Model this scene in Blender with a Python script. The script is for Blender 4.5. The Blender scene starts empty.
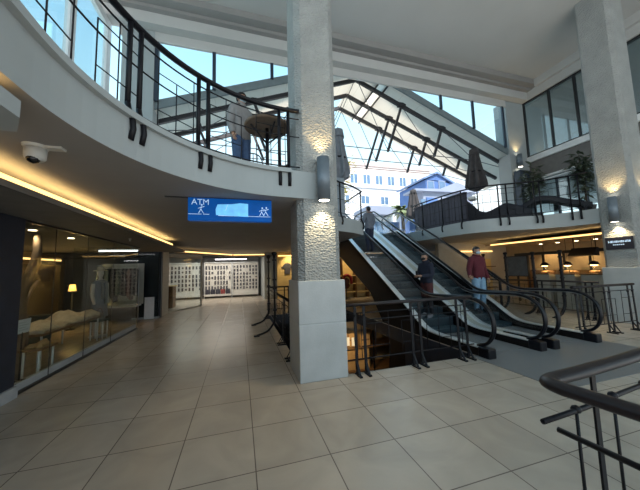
import bpy, bmesh, math, random
from mathutils import Vector, Matrix
random.seed(7)
SC = bpy.context.scene
COL = SC.collection
R = math.radians

# ------------------------------------------------------------------ materials
def mat(name, col, rough=.6, metal=0., var=.08, scale=6., bump=0., bscale=40., emit=None, estr=0., spec=.5, alpha=None):
    m = bpy.data.materials.new(name); m.use_nodes = True
    nt = m.node_tree; N = nt.nodes; L = nt.links
    b = N['Principled BSDF']
    b.inputs['Roughness'].default_value = rough
    b.inputs['Metallic'].default_value = metal
    b.inputs['Specular IOR Level'].default_value = spec
    tc = N.new('ShaderNodeTexCoord')
    if var > 0:
        no = N.new('ShaderNodeTexNoise'); no.inputs['Scale'].default_value = scale; no.inputs['Detail'].default_value = 4
        L.new(tc.outputs['Object'], no.inputs['Vector'])
        rp = N.new('ShaderNodeValToRGB')
        rp.color_ramp.elements[0].position = .3; rp.color_ramp.elements[1].position = .7
        rp.color_ramp.elements[0].color = (*[c*(1-var) for c in col], 1)
        rp.color_ramp.elements[1].color = (*[min(1, c*(1+var)) for c in col], 1)
        L.new(no.outputs['Fac'], rp.inputs['Fac']); L.new(rp.outputs['Color'], b.inputs['Base Color'])
    else:
        b.inputs['Base Color'].default_value = (*col, 1)
    if bump > 0:
        n2 = N.new('ShaderNodeTexNoise'); n2.inputs['Scale'].default_value = bscale; n2.inputs['Detail'].default_value = 3
        L.new(tc.outputs['Object'], n2.inputs['Vector'])
        bp = N.new('ShaderNodeBump'); bp.inputs['Strength'].default_value = bump; bp.inputs['Distance'].default_value = .02
        L.new(n2.outputs['Fac'], bp.inputs['Height']); L.new(bp.outputs['Normal'], b.inputs['Normal'])
    if emit:
        b.inputs['Emission Color'].default_value = (*emit, 1); b.inputs['Emission Strength'].default_value = estr
    return m

def glass_mat(name, tint=(.9, .95, .95), refl=.08):
    m = bpy.data.materials.new(name); m.use_nodes = True
    nt = m.node_tree; N = nt.nodes; L = nt.links
    N.remove(N['Principled BSDF'])
    tr = N.new('ShaderNodeBsdfTransparent'); tr.inputs['Color'].default_value = (*tint, 1)
    gl = N.new('ShaderNodeBsdfGlossy'); gl.inputs['Roughness'].default_value = .02; gl.inputs['Color'].default_value = (1, 1, 1, 1)
    lw = N.new('ShaderNodeLayerWeight'); lw.inputs['Blend'].default_value = .25
    mr = N.new('ShaderNodeMapRange'); mr.inputs['To Min'].default_value = refl*.5; mr.inputs['To Max'].default_value = min(1, refl*5)
    mx = N.new('ShaderNodeMixShader')
    L.new(lw.outputs['Facing'], mr.inputs['Value']); L.new(mr.outputs['Result'], mx.inputs['Fac'])
    L.new(tr.outputs[0], mx.inputs[1]); L.new(gl.outputs[0], mx.inputs[2])
    L.new(mx.outputs[0], N['Material Output'].inputs['Surface'])
    return m

def tile_mat(name):
    m = mat(name, (.45, .40, .33), rough=.26, var=.0, spec=.38)
    nt = m.node_tree; N = nt.nodes; L = nt.links; b = N['Principled BSDF']
    tc = N.new('ShaderNodeTexCoord')
    mp = N.new('ShaderNodeMapping'); mp.inputs['Location'].default_value = (-.12, -3.03+.005, 0)
    L.new(tc.outputs['Object'], mp.inputs['Vector'])
    br = N.new('ShaderNodeTexBrick'); br.offset = 0; br.squash = 1
    br.inputs['Scale'].default_value = 1; br.inputs['Brick Width'].default_value = .632; br.inputs['Row Height'].default_value = .64
    br.inputs['Mortar Size'].default_value = .005; br.inputs['Mortar Smooth'].default_value = .2; br.inputs['Bias'].default_value = 0
    br.inputs['Color1'].default_value = (.49, .425, .35, 1); br.inputs['Color2'].default_value = (.545, .475, .395, 1)
    br.inputs['Mortar'].default_value = (.17, .14, .12, 1)
    L.new(mp.outputs[0], br.inputs['Vector'])
    no = N.new('ShaderNodeTexNoise'); no.inputs['Scale'].default_value = 1.6; no.inputs['Detail'].default_value = 6; no.inputs['Distortion'].default_value = 1.5
    L.new(tc.outputs['Object'], no.inputs['Vector'])
    mx = N.new('ShaderNodeMix'); mx.data_type = 'RGBA'; mx.blend_type = 'MULTIPLY'; mx.inputs['Factor'].default_value = 1
    rp = N.new('ShaderNodeValToRGB'); rp.color_ramp.elements[0].position = .3; rp.color_ramp.elements[1].position = .7
    rp.color_ramp.elements[0].color = (.82, .82, .82, 1); rp.color_ramp.elements[1].color = (1, 1, 1, 1)
    L.new(no.outputs['Fac'], rp.inputs['Fac'])
    L.new(br.outputs['Color'], mx.inputs[6]); L.new(rp.outputs[0], mx.inputs[7]); L.new(mx.outputs[2], b.inputs['Base Color'])
    return m

def hammered_mat(name):
    m = mat(name, (.335, .345, .335), rough=.6, var=.10, scale=3)
    nt = m.node_tree; N = nt.nodes; L = nt.links; b = N['Principled BSDF']
    tc = N.new('ShaderNodeTexCoord')
    vo = N.new('ShaderNodeTexVoronoi'); vo.inputs['Scale'].default_value = 26; vo.inputs['Randomness'].default_value = 1
    mp = N.new('ShaderNodeMapping'); mp.inputs['Scale'].default_value = (1, 1, 1.5)
    L.new(tc.outputs['Object'], mp.inputs['Vector']); L.new(mp.outputs[0], vo.inputs['Vector'])
    bp = N.new('ShaderNodeBump'); bp.inputs['Strength'].default_value = 1; bp.inputs['Distance'].default_value = .022
    L.new(vo.outputs['Distance'], bp.inputs['Height']); L.new(bp.outputs['Normal'], b.inputs['Normal'])
    return m

def stripe_mat(name, c1, c2, axis, period, rough=.6, width=.12):
    m = mat(name, c1, rough=rough, var=0)
    nt = m.node_tree; N = nt.nodes; L = nt.links; b = N['Principled BSDF']
    tc = N.new('ShaderNodeTexCoord'); sp = N.new('ShaderNodeSeparateXYZ'); L.new(tc.outputs['Object'], sp.inputs[0])
    d = N.new('ShaderNodeMath'); d.operation = 'DIVIDE'; d.inputs[1].default_value = period; L.new(sp.outputs[axis], d.inputs[0])
    f = N.new('ShaderNodeMath'); f.operation = 'FRACT'; L.new(d.outputs[0], f.inputs[0])
    g = N.new('ShaderNodeMath'); g.operation = 'LESS_THAN'; g.inputs[1].default_value = width; L.new(f.outputs[0], g.inputs[0])
    mx = N.new('ShaderNodeMix'); mx.data_type = 'RGBA'
    mx.inputs[6].default_value = (*c1, 1); mx.inputs[7].default_value = (*c2, 1)
    L.new(g.outputs[0], mx.inputs['Factor']); L.new(mx.outputs[2], b.inputs['Base Color'])
    return m

def leaf_mat(name, c1, c2):
    m = mat(name, c1, rough=.6, var=0)
    nt = m.node_tree; N = nt.nodes; L = nt.links; b = N['Principled BSDF']
    tc = N.new('ShaderNodeTexCoord'); no = N.new('ShaderNodeTexNoise'); no.inputs['Scale'].default_value = 9
    L.new(tc.outputs['Object'], no.inputs['Vector'])
    rp = N.new('ShaderNodeValToRGB'); rp.color_ramp.elements[0].position = .35; rp.color_ramp.elements[1].position = .65
    rp.color_ramp.elements[0].color = (*c1, 1); rp.color_ramp.elements[1].color = (*c2, 1)
    L.new(no.outputs['Fac'], rp.inputs[0]); L.new(rp.outputs[0], b.inputs['Base Color'])
    return m

M = {}
M['tile'] = tile_mat('cream_stone_tile')
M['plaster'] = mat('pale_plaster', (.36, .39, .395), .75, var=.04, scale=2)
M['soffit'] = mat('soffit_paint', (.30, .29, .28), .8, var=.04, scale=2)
M['ceil'] = mat('ceiling_paint', (.52, .515, .50), .85, var=.03, scale=1)
M['cream'] = mat('cream_wall', (.50, .45, .37), .7, var=.05)
M['hammer'] = hammered_mat('hammered_render')
M['stone'] = mat('grey_cast_stone', (.44, .46, .465), .45, var=.08, scale=3, bump=.1)
M['iron'] = mat('dark_iron', (.006, .006, .009), .42, metal=.0, var=.2, spec=.25)
M['brown'] = mat('dark_brown_handrail', (.013, .009, .011), .40, metal=.0, var=.15, spec=.4)
M['truss'] = mat('truss_steel', (.028, .026, .030), .5, metal=.2, var=.15)
M['rod'] = mat('tie_rod_steel', (.10, .10, .11), .5, metal=.4, var=.1)
M['navy'] = mat('navy_wall_paint', (.020, .026, .042), .55, var=.15)
M['bulk'] = mat('bulkhead_dark', (.16, .15, .14), .7, var=.1)
M['kerb'] = mat('white_kerb', (.45, .46, .47), .5, var=.08)
M['glass'] = glass_mat('shop_glass', (.86, .89, .87), .02)
M['clear'] = glass_mat('clear_glass', (.92, .97, .98), .06)
M['winglass'] = glass_mat('window_glass', (.80, .90, .92), .10)
M['escglass'] = glass_mat('escalator_glass', (.93, .95, .96), .018)
M['mull'] = mat('mullion_blue', (.025, .04, .065), .45, var=.1)
M['frame'] = mat('black_frame', (.012, .013, .015), .4, var=.1)
M['cove'] = mat('cove_led', (.9, .7, .35), .5, var=0, emit=(1, .60, .20), estr=1.7)
M['covew'] = mat('white_led', (.9, .9, .95), .5, var=0, emit=(.95, .95, 1), estr=2.4)
M['warm'] = mat('warm_lamp', (1, .8, .5), .5, var=0, emit=(1, .68, .28), estr=4.5)
M['amber'] = mat('amber_shade', (.8, .45, .12), .6, var=0, emit=(1, .52, .12), estr=1.3)
M['lens'] = mat('lamp_lens', (1, .95, .85), .5, var=0, emit=(1, .92, .75), estr=5)
M['spot'] = mat('ceiling_spot_lens', (1, .9, .7), .5, var=0, emit=(1, .80, .50), estr=5)
M['lampgrey'] = mat('lamp_grey', (.21, .25, .29), .5, metal=.2, var=.08)
M['alu'] = mat('brushed_alloy', (.50, .53, .56), .34, metal=.8, var=.06, scale=3)
M['aluw'] = mat('pale_alloy_deck', (.78, .79, .78), .3, metal=.3, var=.06)
M['deckc'] = mat('beige_centre_deck', (.62, .58, .48), .4, metal=.1, var=.06)
M['step'] = stripe_mat('escalator_step', (.050, .092, .112), (.030, .055, .070), 0, .036, .5, .45)
M['riser'] = mat('escalator_riser', (.016, .030, .040), .45, var=.1)
M['rubber'] = mat('black_rubber', (.006, .006, .009), .3, var=.1, spec=.3)
M['clad'] = mat('dark_bronze_cladding', (.012, .010, .010), .5, metal=.0, spec=.15, var=.15)
M['matt'] = stripe_mat('grey_landing_plate', (.21, .21, .208), (.16, .16, .16), 0, .03, .5, .4)
M['white'] = mat('white_paint', (.74, .75, .75), .6, var=.04)
M['roofp'] = stripe_mat('roof_panel', (.66, .635, .59), (.46, .44, .40), 0, .75, .7, .03)
def translucent(m, f):
    nt = m.node_tree; N = nt.nodes; L = nt.links; b = N['Principled BSDF']
    tr = N.new('ShaderNodeBsdfTranslucent'); tr.inputs['Color'].default_value = (.92, .86, .78, 1)
    mx = N.new('ShaderNodeMixShader'); mx.inputs[0].default_value = f
    L.new(b.outputs[0], mx.inputs[1]); L.new(tr.outputs[0], mx.inputs[2]); L.new(mx.outputs[0], N['Material Output'].inputs['Surface'])
translucent(M['roofp'], .55)
M['skylight'] = mat('white_skylight_sheet', (.85, .88, .9), .6, var=0)
translucent(M['skylight'], .85)
M['fascia'] = mat('roof_fascia_grey', (.16, .20, .215), .6, var=.08)
M['wood'] = mat('brown_wood', (.16, .085, .035), .5, var=.25, scale=5)
M['screenw'] = stripe_mat('dark_slat_timber', (.042, .040, .062), (.018, .017, .028), 1, .15, .6, .18)
M['drift'] = mat('driftwood', (.16, .11, .075), .8, var=.35, scale=4, bump=.6, bscale=12)
M['wicker'] = mat('black_wicker', (.012, .014, .022), .6, var=.2, bump=.3, bscale=60)
M['cushion'] = mat('pale_cushion', (.72, .72, .72), .9, var=.05)
M['umb'] = mat('charcoal_canvas', (.050, .046, .048), .9, var=.25, scale=5)
M['umbg'] = mat('blue_grey_canvas', (.17, .19, .22), .9, var=.2, scale=4)
M['leaf'] = leaf_mat('dark_leaves', (.045, .060, .040), (.13, .16, .10))
M['leafy'] = leaf_mat('yellow_leaves', (.42, .42, .08), (.66, .52, .18))
M['leafp'] = leaf_mat('palm_leaves', (.10, .13, .06), (.22, .26, .13))
M['stem'] = mat('plant_stem', (.07, .05, .03), .8, var=.2)
M['pot'] = mat('terracotta_grey_pot', (.10, .095, .09), .7, var=.1)
M['bwhite'] = mat('white_render_building', (.66, .67, .70), .8, var=.05, scale=.5)
M['bpink'] = mat('warm_render_building', (.55, .46, .44), .8, var=.06, scale=.5)
M['bblue'] = mat('blue_building_wall', (.07, .14, .33), .7, var=.10, scale=.6)
M['broof'] = mat('blue_roof_sheet', (.15, .22, .38), .6, var=.12, scale=.6)
M['bgrey'] = mat('blue_grey_roof', (.24, .27, .36), .7, var=.08, scale=.6)
M['bwin'] = mat('building_window', (.10, .17, .27), .15, var=.15, scale=1)
M['paving'] = mat('plaza_paving', (.46, .45, .43), .7, var=.1, scale=1)
M['skin'] = mat('skin', (.42, .24, .16), .55, var=.05)
M['skin2'] = mat('skin_dark', (.20, .115, .075), .55, var=.05)
M['hair'] = mat('black_hair', (.008, .007, .008), .5, var=.3, scale=40)
M['maroon'] = mat('maroon_knit', (.085, .010, .018), .9, var=.15, scale=30)
M['jeans'] = mat('light_blue_denim', (.20, .33, .46), .85, var=.12, scale=20)
M['djeans'] = mat('blue_denim', (.055, .10, .20), .85, var=.12, scale=20)
M['navyc'] = mat('navy_cloth', (.010, .014, .030), .9, var=.15, scale=20)
M['rust'] = mat('rust_cloth', (.070, .018, .018), .9, var=.15, scale=20)
M['legg'] = mat('black_leggings', (.010, .010, .014), .8, var=.1)
M['dkjean'] = mat('indigo_trousers', (.014, .022, .050), .85, var=.1)
M['greyc'] = mat('grey_jacket', (.13, .15, .19), .9, var=.12, scale=15)
M['palec'] = mat('pale_grey_shirt', (.24, .235, .235), .9, var=.08, scale=15)
M['maskw'] = mat('pale_blue_mask', (.42, .55, .62), .8, var=.05)
M['maskb'] = mat('black_mask', (.010, .010, .012), .8, var=.1)
M['shoe'] = mat('grey_shoe', (.20, .20, .22), .6, var=.1)
M['shoed'] = mat('dark_shoe', (.02, .022, .03), .5, var=.1)
M['signblue'] = mat('sign_blue', (.003, .05, .22), .4, var=.25, scale=4, emit=(.002, .10, .42), estr=.30, spec=.1)
M['signcard'] = mat('sign_light_blue', (.14, .48, .86), .4, var=.3, scale=9, emit=(.16, .55, .95), estr=.40)
M['signtxt'] = mat('sign_lettering', (.55, .72, .90), .4, var=0, emit=(.50, .70, .95), estr=.25)
M['signblk'] = mat('sign_black', (.010, .010, .020), .4, var=.1)
M['red'] = mat('red_fabric', (.32, .020, .020), .7, var=.15)
M['carton'] = mat('tan_carton', (.42, .26, .11), .8, var=.15)
M['yellow'] = mat('yellow_wall', (.62, .46, .20), .7, var=.08)
M['tan'] = mat('tan_wall', (.36, .27, .17), .7, var=.08)
M['niche'] = mat('dark_taupe_wall', (.07, .06, .05), .7, var=.08)
M['greycab'] = mat('grey_cabinet', (.38, .38, .34), .55, var=.06)
M['screenb'] = mat('slate_board', (.10, .125, .15), .5, var=.15)
M['orange'] = mat('orange_goods', (.42, .24, .11), .6, var=.3, scale=20)
M['fabric'] = mat('cream_throw', (.60, .50, .36), .95, var=.25, scale=6, bump=.5, bscale=14)
M['teal'] = mat('dark_teal_cloth', (.035, .060, .060), .9, var=.2, scale=8)
M['mannequin'] = mat('mannequin_shell', (.62, .54, .46), .45, var=.05)
M['paper'] = mat('white_card', (.80, .80, .82), .7, var=.05)
M['display'] = mat('white_display_panel', (.66, .64, .60), .6, var=.04)
M['prod'] = mat('dark_packet', (.05, .05, .07), .5, var=.4, scale=14)
M['prodr'] = mat('red_packet', (.25, .05, .05), .5, var=.3, scale=14)
M['dome'] = mat('camera_shell', (.55, .54, .50), .45, var=.04)
M['dlens'] = mat('camera_lens', (.006, .006, .007), .1, var=0)
M['screen'] = mat('phone_screen', (.02, .02, .03), .2, var=0, emit=(.5, .6, .8), estr=.6)

# ------------------------------------------------------------------ mesh builder
class MB:
    def __init__(s): s.v = []; s.f = []; s.sm = []
    def add(s, vs, fs, smooth=False):
        o = len(s.v); s.v += [Vector(v) for v in vs]
        for f in fs: s.f.append([i+o for i in f]); s.sm.append(smooth)
        return s
    def box(s, x0, x1, y0, y1, z0, z1):
        vs = [(x, y, z) for z in (z0, z1) for y in (y0, y1) for x in (x0, x1)]
        return s.add(vs, [(0, 2, 3, 1), (4, 5, 7, 6), (0, 1, 5, 4), (2, 6, 7, 3), (0, 4, 6, 2), (1, 3, 7, 5)])
    def bbox(s, x0, x1, y0, y1, z0, z1, b=.01):
        bm = bmesh.new(); bmesh.ops.create_cube(bm, size=1)
        for v in bm.verts: v.co = Vector(((x0+x1)/2+v.co.x*(x1-x0), (y0+y1)/2+v.co.y*(y1-y0), (z0+z1)/2+v.co.z*(z1-z0)))
        bmesh.ops.bevel(bm, geom=bm.edges[:], offset=b, segments=2, profile=.5, affect='EDGES')
        bm.verts.index_update(); s.add([v.co.copy() for v in bm.verts], [[v.index for v in f.verts] for f in bm.faces]); bm.free(); return s
    def obox(s, c, sx, sy, sz, rz=0, rx=0, ry=0):
        m = Matrix.Translation(c) @ Matrix.Rotation(rz, 4, 'Z') @ Matrix.Rotation(ry, 4, 'Y') @ Matrix.Rotation(rx, 4, 'X')
        vs = [m @ Vector((x*sx/2, y*sy/2, z*sz/2)) for z in (-1, 1) for y in (-1, 1) for x in (-1, 1)]
        return s.add(vs, [(0, 2, 3, 1), (4, 5, 7, 6), (0, 1, 5, 4), (2, 6, 7, 3), (0, 4, 6, 2), (1, 3, 7, 5)])
    def bar(s, a, b, w, h, up=(0, 0, 1)):
        a, b = Vector(a), Vector(b); d = (b-a).normalized(); u = Vector(up)
        if abs(d.dot(u)) > .99: u = Vector((0, 1, 0))
        r = d.cross(u).normalized(); u = r.cross(d)
        vs = []
        for p in (a, b):
            for i, j in ((-1, -1), (1, -1), (1, 1), (-1, 1)): vs.append(p+r*(i*w/2)+u*(j*h/2))
        return s.add(vs, [(3, 2, 1, 0), (4, 5, 6, 7), (0, 1, 5, 4), (1, 2, 6, 5), (2, 3, 7, 6), (3, 0, 4, 7)])
    def tube(s, pts, r, n=8, sx=1., closed=False, up=(0, 0, 1)):
        P = [Vector(p) for p in pts]; k = len(P)
        rs = r if isinstance(r, (list, tuple)) else [r]*k
        o = len(s.v); nrm = None
        for i, p in enumerate(P):
            if closed: d = (P[(i+1) % k]-P[i-1])
            else: d = (P[min(i+1, k-1)]-P[max(i-1, 0)])
            d = d.normalized() if d.length > 1e-9 else Vector((0, 0, 1))
            if nrm is None:
                u = Vector(up)
                if abs(d.dot(u)) > .95: u = Vector((0, 1, 0)) if abs(d.y) < .9 else Vector((1, 0, 0))
                nrm = (u-d*d.dot(u)).normalized()
            else:
                nrm = nrm-d*d.dot(nrm)
                nrm = nrm.normalized() if nrm.length > 1e-6 else Vector((0, 0, 1))
            bn = d.cross(nrm)
            for j in range(n):
                a = 2*math.pi*j/n
                s.v.append(p+nrm*(math.cos(a)*rs[i])+bn*(math.sin(a)*rs[i]*sx))
        rng = k if closed else k-1
        for i in range(rng):
            i2 = (i+1) % k
            for j in range(n):
                s.f.append([o+i*n+j, o+i*n+(j+1) % n, o+i2*n+(j+1) % n, o+i2*n+j]); s.sm.append(True)
        if not closed:
            s.f.append([o+j for j in range(n)][::-1]); s.sm.append(False)
            s.f.append([o+(k-1)*n+j for j in range(n)]); s.sm.append(False)
        return s
    def ribbon(s, pts, w, h):
        """rectangular section swept along a path: w sideways (horizontal), h vertical"""
        P = [Vector(p) for p in pts]; o = len(s.v); k = len(P)
        for i, p in enumerate(P):
            d = P[min(i+1, k-1)]-P[max(i-1, 0)]; d = d.normalized()
            r = d.cross(Vector((0, 0, 1)))
            r = r.normalized() if r.length > 1e-5 else Vector((1, 0, 0))
            u = r.cross(d)
            for a, b in ((-1, -1), (1, -1), (1, 1), (-1, 1)): s.v.append(p+r*(a*w/2)+u*(b*h/2))
        for i in range(k-1):
            for j in range(4): s.f.append([o+i*4+j, o+i*4+(j+1) % 4, o+i*4+4+(j+1) % 4, o+i*4+4+j]); s.sm.append(False)
        s.f.append([o+3, o+2, o+1, o]); s.sm.append(False)
        q = o+(k-1)*4; s.f.append([q, q+1, q+2, q+3]); s.sm.append(False)
        return s
    def strip_x(s, pts, x0, x1, th):
        """band following a (y,z) path, from x0 to x1, th thick (downwards)"""
        o = len(s.v); k = len(pts)
        for y, z in pts:
            s.v += [Vector((x0, y, z)), Vector((x1, y, z)), Vector((x1, y, z-th)), Vector((x0, y, z-th))]
        for i in range(k-1):
            for j in range(4): s.f.append([o+i*4+j, o+i*4+(j+1) % 4, o+i*4+4+(j+1) % 4, o+i*4+4+j]); s.sm.append(False)
        s.f.append([o+3, o+2, o+1, o]); s.sm.append(False)
        q = o+(k-1)*4; s.f.append([q, q+1, q+2, q+3]); s.sm.append(False)
        return s
    def prism(s, poly, a0, a1, axis='z'):
        n = len(poly); f = {'z': lambda p, a: (p[0], p[1], a), 'x': lambda p, a: (a, p[0], p[1]), 'y': lambda p, a: (p[0], a, p[1])}[axis]
        vs = [f(p, a0) for p in poly]+[f(p, a1) for p in poly]
        fs = [list(range(n))[::-1], list(range(n, 2*n))]+[[i, (i+1) % n, n+(i+1) % n, n+i] for i in range(n)]
        return s.add(vs, fs)
    def lathe(s, prof, c=(0, 0, 0), n=20, sx=1., sy=1.):
        o = len(s.v); k = len(prof); c = Vector(c)
        for r, z in prof:
            for j in range(n):
                a = 2*math.pi*j/n; s.v.append(c+Vector((math.cos(a)*r*sx, math.sin(a)*r*sy, z)))
        for i in range(k-1):
            for j in range(n): s.f.append([o+i*n+j, o+i*n+(j+1) % n, o+i*n+n+(j+1) % n, o+i*n+n+j]); s.sm.append(True)
        s.f.append([o+j for j in range(n)][::-1]); s.sm.append(False)
        s.f.append([o+(k-1)*n+j for j in range(n)]); s.sm.append(False)
        return s
    def ell(s, c, rx, ry, rz, n=14, m=9, z0=-1., z1=1.):
        prof = []
        for i in range(m):
            t = z0+(z1-z0)*i/(m-1); t = max(-.995, min(.995, t))
            prof.append((math.sqrt(1-t*t), t*rz))
        return s.lathe(prof, c, n, rx, ry)
    def shift(s, d):
        d = Vector(d); s.v = [v+d for v in s.v]; return s
    def xf(s, m): s.v = [m @ v for v in s.v]; return s

def wloc(o):
    v = Vector((0, 0, 0))
    while o is not None: v += o.location; o = o.parent
    return v

def obj(name, mb, m, parent=None, world=True, label=None):
    me = bpy.data.meshes.new(name)
    off = wloc(parent) if (world and parent is not None) else Vector((0, 0, 0))
    bm = bmesh.new()
    vs = [bm.verts.new(v-off) for v in mb.v]
    for f, sm in zip(mb.f, mb.sm):
        try: fc = bm.faces.new([vs[i] for i in f]); fc.smooth = sm
        except ValueError: pass
    bmesh.ops.recalc_face_normals(bm, faces=bm.faces[:])
    bm.to_mesh(me); bm.free()
    for mm in (m if isinstance(m, list) else [m]): me.materials.append(mm)
    o = bpy.data.objects.new(name, me); COL.objects.link(o)
    if parent is not None: o.parent = parent
    if label: o['label'] = label
    return o

def tag(o, label, cat, group=None, kind=None):
    o['label'] = label; o['category'] = cat
    if group: o['group'] = group
    if kind: o['kind'] = kind
    return o
def thing(name, label, cat, loc=(0, 0, 0), rz=0, group=None):
    o = bpy.data.objects.new(name, None); COL.objects.link(o); o.location = loc; o.rotation_euler = (0, 0, rz)
    o.empty_display_size = .1
    return tag(o, label, cat, group)
def single(name, mb, m, label, cat, group=None, org=None):
    """a thing that is one mesh, origin at org"""
    if org is not None: mb.shift(-Vector(org))
    o = obj(name, mb, m)
    if org is not None: o.location = org
    return tag(o, label, cat, group)
def struct(name, mb, m, parent=None):
    o = obj(name, mb, m, parent)
    if parent is None: o['kind'] = 'structure'
    return o
def dup(root, loc, rz=None, label=None, group=None):
    r = root.copy(); COL.objects.link(r); r.location = loc
    if rz is not None: r.rotation_euler = (0, 0, rz)
    if label: r['label'] = label
    if group: r['group'] = group
    for ch in list(root.children):
        c = ch.copy(); COL.objects.link(c); c.parent = r
        for g in list(ch.children):
            d = g.copy(); COL.objects.link(d); d.parent = c
    return r

def arc(cx, cy, r, a0, a1, n):
    return [(cx+r*math.cos(R(a0+(a1-a0)*i/n)), cy+r*math.sin(R(a0+(a1-a0)*i/n))) for i in range(n+1)]
def smooth_path(pts, n=6):
    """Catmull-Rom through points of any dimension"""
    out = []; k = len(pts)
    for i in range(k-1):
        p0, p1, p2, p3 = pts[max(i-1, 0)], pts[i], pts[i+1], pts[min(i+2, k-1)]
        for j in range(n):
            t = j/n
            out.append(tuple(.5*(2*b+(c-a)*t+(2*a-5*b+4*c-d)*t*t+(3*b-a-3*c+d)*t**3) for a, b, c, d in zip(p0, p1, p2, p3)))
    out.append(tuple(pts[-1])); return out

ZF, ZS = 3.10, 2.68      # upper floor level, soffit under it
ZB = 2.44                # bulkhead over the shopfronts

# ================================================================== setting
# ground floor, with the opening to the level below behind the pillar
HX0, HX1, HY0, HY1 = .95, 4.02, 4.75, 10.2
fl = MB()
fl.box(-7, 16, -3, 3.98, -.35, 0)
fl.box(-7, HX0, 3.98, 22, -.35, 0)
fl.box(HX0, 1.60, 3.98, HY0, -.35, 0)
fl.box(HX1, 16, 3.98, 22, -.35, 0)
fl.box(HX0, HX1, HY1, 22, -.35, 0)
struct('floor', fl, M['tile'])
lf = MB(); lf.box(0, 9, 3, 14, -3.4, -3.2)
struct('floor_basement', lf, M['tan'])

# upper floor slab
edge_left = [(-1.2, -6), (-1.2, 1.85)]+arc(.80, 1.87, 2.0, 178, 92, 22)+[(.80, 3.88), (1.45, 3.95), (1.5, 5.2)]
edge_back = [(1.75, 6.2), (2.2, 6.8), (2.73, 7.12), (3.3, 7.45), (3.86, 7.95), (3.86, 10.55), (7.14, 10.55)]
edge_right = smooth_path([(7.18, 9.6), (7.28, 8.3), (7.42, 7.4), (7.72, 6.9), (8.25, 6.5), (9.0, 6.05), (9.45, 5.55), (9.68, 4.95)], 4)
slab_poly = edge_left+edge_back+edge_right+[(9.72, 4.9), (9.72, -6), (20, -6), (20, 30), (-14, 30), (-14, -6)]
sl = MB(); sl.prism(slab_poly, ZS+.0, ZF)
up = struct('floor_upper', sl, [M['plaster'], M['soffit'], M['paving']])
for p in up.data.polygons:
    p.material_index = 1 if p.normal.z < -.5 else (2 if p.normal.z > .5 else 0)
# thin raised nosing along the left edge of the slab
ns = MB(); ns.ribbon([(x, y, ZF-.02) for x, y in [(-1.18, -4), (-1.18, 1.85)]+arc(.80, 1.87, 1.98, 178, 92, 22)], .06, .06)
struct('trim_1', ns, M['plaster'])
# plaza outside, beyond the upper floor
pz = MB(); pz.box(-40, 70, 30, 90, ZF-.3, ZF)
struct('floor_plaza', pz, M['paving'])

# high ceiling over the front of the atrium, stepped beam at its back edge
ce = MB(); ce.box(-4.2, 12.6, -6.5, 8.32, 9.25, 9.5)
struct('ceiling', ce, M['ceil'])
bm_ = MB(); bm_.box(-3.6, 12.1, 7.95, 8.32, 8.62, 9.25)
bm_.box(-3.2, 10.95, 8.22, 8.30, 8.33, 8.62)
struct('trim_2', bm_, M['ceil'])
t3 = MB(); t3.box(-3.6, 12.0, 7.55, 7.95, 9.05, 9.25); t3.box(-3.6, 12.0, 7.80, 7.95, 8.95, 9.05)
struct('trim_3', t3, M['soffit'])
t4 = MB(); t4.box(11.75, 12.1, -2, 7.55, 8.95, 9.25); t4.box(11.88, 12.1, -2, 7.95, 8.62, 8.95)
struct('trim_4', t4, M['ceil'])

# columns at the two ends of the front beam
c = MB(); c.box(10.95, 12.05, 8.235, 8.8, ZF, 8.60)
struct('wall_rear_right', c, M['plaster'])
c = MB(); c.box(-3.15, -2.35, 8.20, 8.75, ZF, 8.60)
struct('wall_rear_left', c, M['plaster'])

# right window wall of the second floor, x = 12
def window_x(name, x, y0, y1, z0, z1, ys, fm, gm, fw=.06):
    w = MB(); w.box(x-.05, x+.05, y0, y1, z0, z0+fw); w.box(x-.05, x+.05, y0, y1, z1-fw, z1)
    for y in ys: w.box(x-.05, x+.05, y-fw/2, y+fw/2, z0+fw, z1-fw)
    o = struct(name, w, fm)
    g = MB(); g.box(x-.008, x+.008, y0, y1, z0+fw, z1-fw)
    gg = obj('window_pane', g, gm, o)
    return o
window_x('window_1', 12.0, -2, 8.3, 6.15, 8.62, [8.22, 7.22, 6.35, 5.45, 4.5, 3.5, 2.5], M['frame'], M['winglass'])
sw = MB(); sw.box(11.9, 12.3, -2, 8.3, 5.92, 6.15)
struct('trim_5', sw, M['white'])
sw = MB(); sw.box(12.0, 12.3, -2, 8.3, 5.16, 5.92)
struct('wall_right_upper', sw, M['bulk'])
sw = MB(); sw.box(11.85, 12.1, -2, 8.3, 5.08, 5.16); sw.box(11.70, 11.9, -2, 8.3, 4.92, 4.98)
struct('trim_6', sw, M['white'])
window_x('window_2', 12.05, -2, 8.3, ZF, 5.08, [8.2, 7.3, 6.4, 5.5, 4.6, 3.6], M['mull'], M['winglass'], .05)
sw = MB(); rp_ = [(12.3, -2), (20, -2), (20, 14.2), (17, 12.4), (12.3, 8.85)]
sw.prism(rp_, 5.70, 5.92); sw.prism(rp_, 8.62, 8.8)
struct('ceiling_right_rooms', sw, M['soffit'])
sw = MB()
for z0, z1 in ((ZF, 3.5), (5.0, 5.7), (5.92, 6.4), (8.2, 8.62)): sw.box(19.8, 20, -2, 14, z0, z1)
for y in (-1.5, 1, 3.2, 5.2, 7.4, 9.6, 12): sw.box(19.8, 20, y, y+.35, ZF, 8.62)
struct('wall_right_rooms', sw, M['white'])
# left upper window wall, x = -3.5
window_x('window_3', -3.5, -2, 8.3, ZF+.4, 8.62, [8.2, 6.6, 5.0, 3.4, 1.8], M['white'], M['winglass'], .22)
sw = MB(); sw.box(-3.6, -3.4, -2, 8.3, ZF, ZF+.4)
struct('wall_left_upper', sw, M['cream'])

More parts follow.
